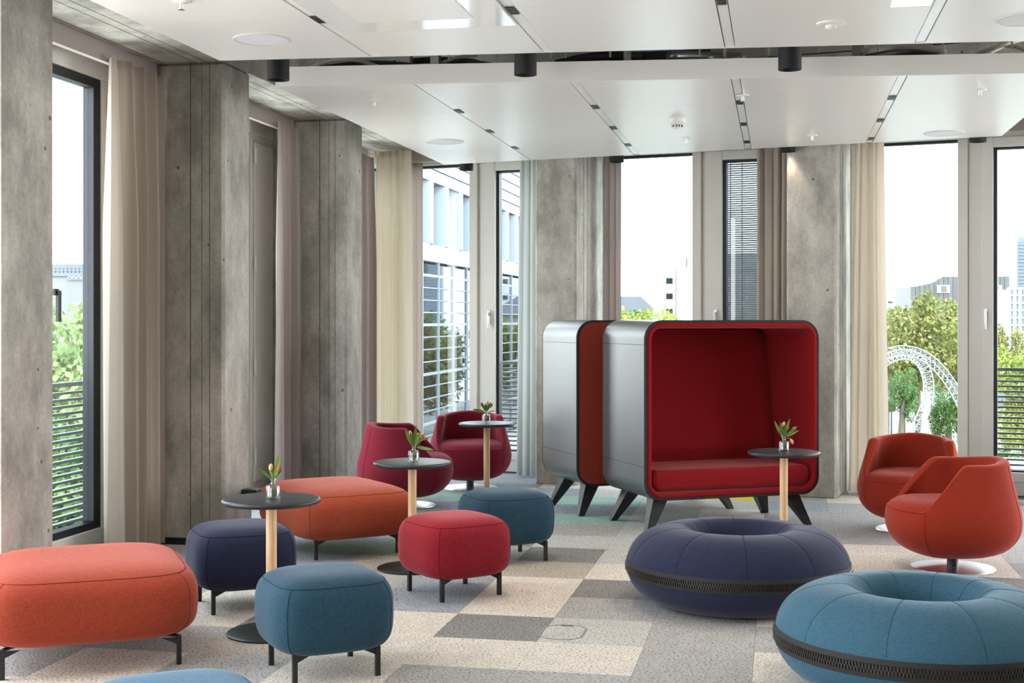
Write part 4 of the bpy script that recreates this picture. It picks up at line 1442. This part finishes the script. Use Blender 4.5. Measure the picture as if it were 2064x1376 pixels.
# street trees that the glass front reflects
for (lb, X, Y, r, k) in (('broad lime tree on the street far behind the booths', 8.0, 76, 4.0, 'lime'), ('olive tree on the street beside the broad lime tree', 13.5, 92, 4.2, 'olive'),
                         ('lime tree far behind the right back column', 17.2, 84, 3.6, 'lime'), ('olive tree farthest behind the booths', 5.5, 97, 4.2, 'olive'),
                         ('lime tree beside the far end of the glass front', 6.6, 114, 3.0, 'lime'), ('dark green tree between the far olive and lime trees', 10.5, 107, 4.0, 'green')):
    tree(lb, None, Y, None, None, k, squash=4.0, X=X, ztop=2.6, rad=r)
t = thing('hedge', 'low dark hedge beside the street in the right window', 'hedge', (at(1912, 84), 76, GZ), 0)
o = link_mesh('foliage', crowns['green'], t, (0, 0, .55))
o.scale = (2.4, 1.5, .75)
o['kind'] = 'stuff'

# white truss loop sculpture
t = thing('truss_sculpture', 'white lattice truss loop sculpture on the street', 'sculpture', (at(1825, 60), 60, GZ), 0)
mt = plain('truss_white', rgb(128, 128, 134), .4)
def px3(px, y, Y):
    return Vector((at(px, Y) - at(1825, 60), Y - 60, zp(y, Y) - GZ))
def smooth_path(ctrl, n):
    out = []
    m = len(ctrl)
    for i in range(m - 1):
        p0, p1, p2, p3 = ctrl[max(i - 1, 0)], ctrl[i], ctrl[i + 1], ctrl[min(i + 2, m - 1)]
        for k in range(n):
            q = k / n
            out.append(.5 * ((2 * p1) + (p2 - p0) * q + (2 * p0 - 5 * p1 + 4 * p2 - p3) * q * q + (3 * p1 - p0 - 3 * p2 + p3) * q ** 3))
    out.append(ctrl[-1])
    return out
def truss(ctrl, rad, n, name):
    path = smooth_path(ctrl, n)
    chords = [[], [], []]
    for i, p in enumerate(path):
        a, b = path[max(i - 1, 0)], path[min(i + 1, len(path) - 1)]
        tg = (b - a).normalized()
        e1 = tg.cross(Vector((0, 1, .1))).normalized()
        e2 = tg.cross(e1)
        for k in range(3):
            an = 2 * PI * k / 3 + i * .03
            chords[k].append(p + e1 * rad * math.cos(an) + e2 * rad * math.sin(an))
    for k in range(3):
        MB().tube(chords[k], .032, 6).build('chord', mt, t, smooth=180)
    m = MB()
    for i in range(len(path) - 1):
        for k in range(3):
            a, b = chords[k], chords[(k + 1) % 3]
            m.tube([a[i], b[i]], .012, 5)
            m.tube([a[i], b[i + 1]], .012, 5)
    m.build(name, mt, t)
truss([px3(x, y, Y) for x, y, Y in ((1600, 1015, 61), (1640, 860, 61), (1715, 752, 61), (1790, 712, 60.5), (1832, 707, 60), (1870, 722, 60), (1905, 757, 60), (1935, 805, 60), (1965, 880, 60), (1985, 1015, 60))], .25, 4, 'lattice')
truss([px3(x, y, Y) for x, y, Y in ((1752, 760, 59), (1790, 724, 58.6), (1826, 715, 58.4), (1852, 728, 58.2), (1868, 760, 58), (1869, 800, 58), (1857, 840, 58), (1838, 885, 58), (1815, 960, 58), (1800, 1040, 58))], .25, 4, 'lattice')
# traffic light and posts on the street
t = thing('traffic_light', 'dark traffic light on a pole beside the street', 'traffic light', (at(1822, 100), 100, GZ))
MB().lathe([(.11, 0), (.09, 3.0)], 10).build('pole', M['gasket'], t, smooth=40)
MB().box(-.32, -.04, -.2, .1, 1.35, 2.2).build('signal_head', M['blackm'], t, bevel=.03)
MB().box(.08, .34, -.2, .1, 1.2, 1.9).build('signal_head', M['blackm'], t, bevel=.03)
for k, px in enumerate((1791, 1797)):
    t = thing('street_post', ['slim grey street post at the curtain edge', 'slim grey street post just left of the traffic light'][k], 'post', (at(px, 100), 100, GZ))
    MB().lathe([(.07, 0), (.06, 2.6), (.02, 2.63)], 10).build('shaft', M['rail'], t, smooth=40)
    MB().box(-.14, .14, -.06, .06, 2.1, 2.5).build('sign_plate', M['rail'], t)
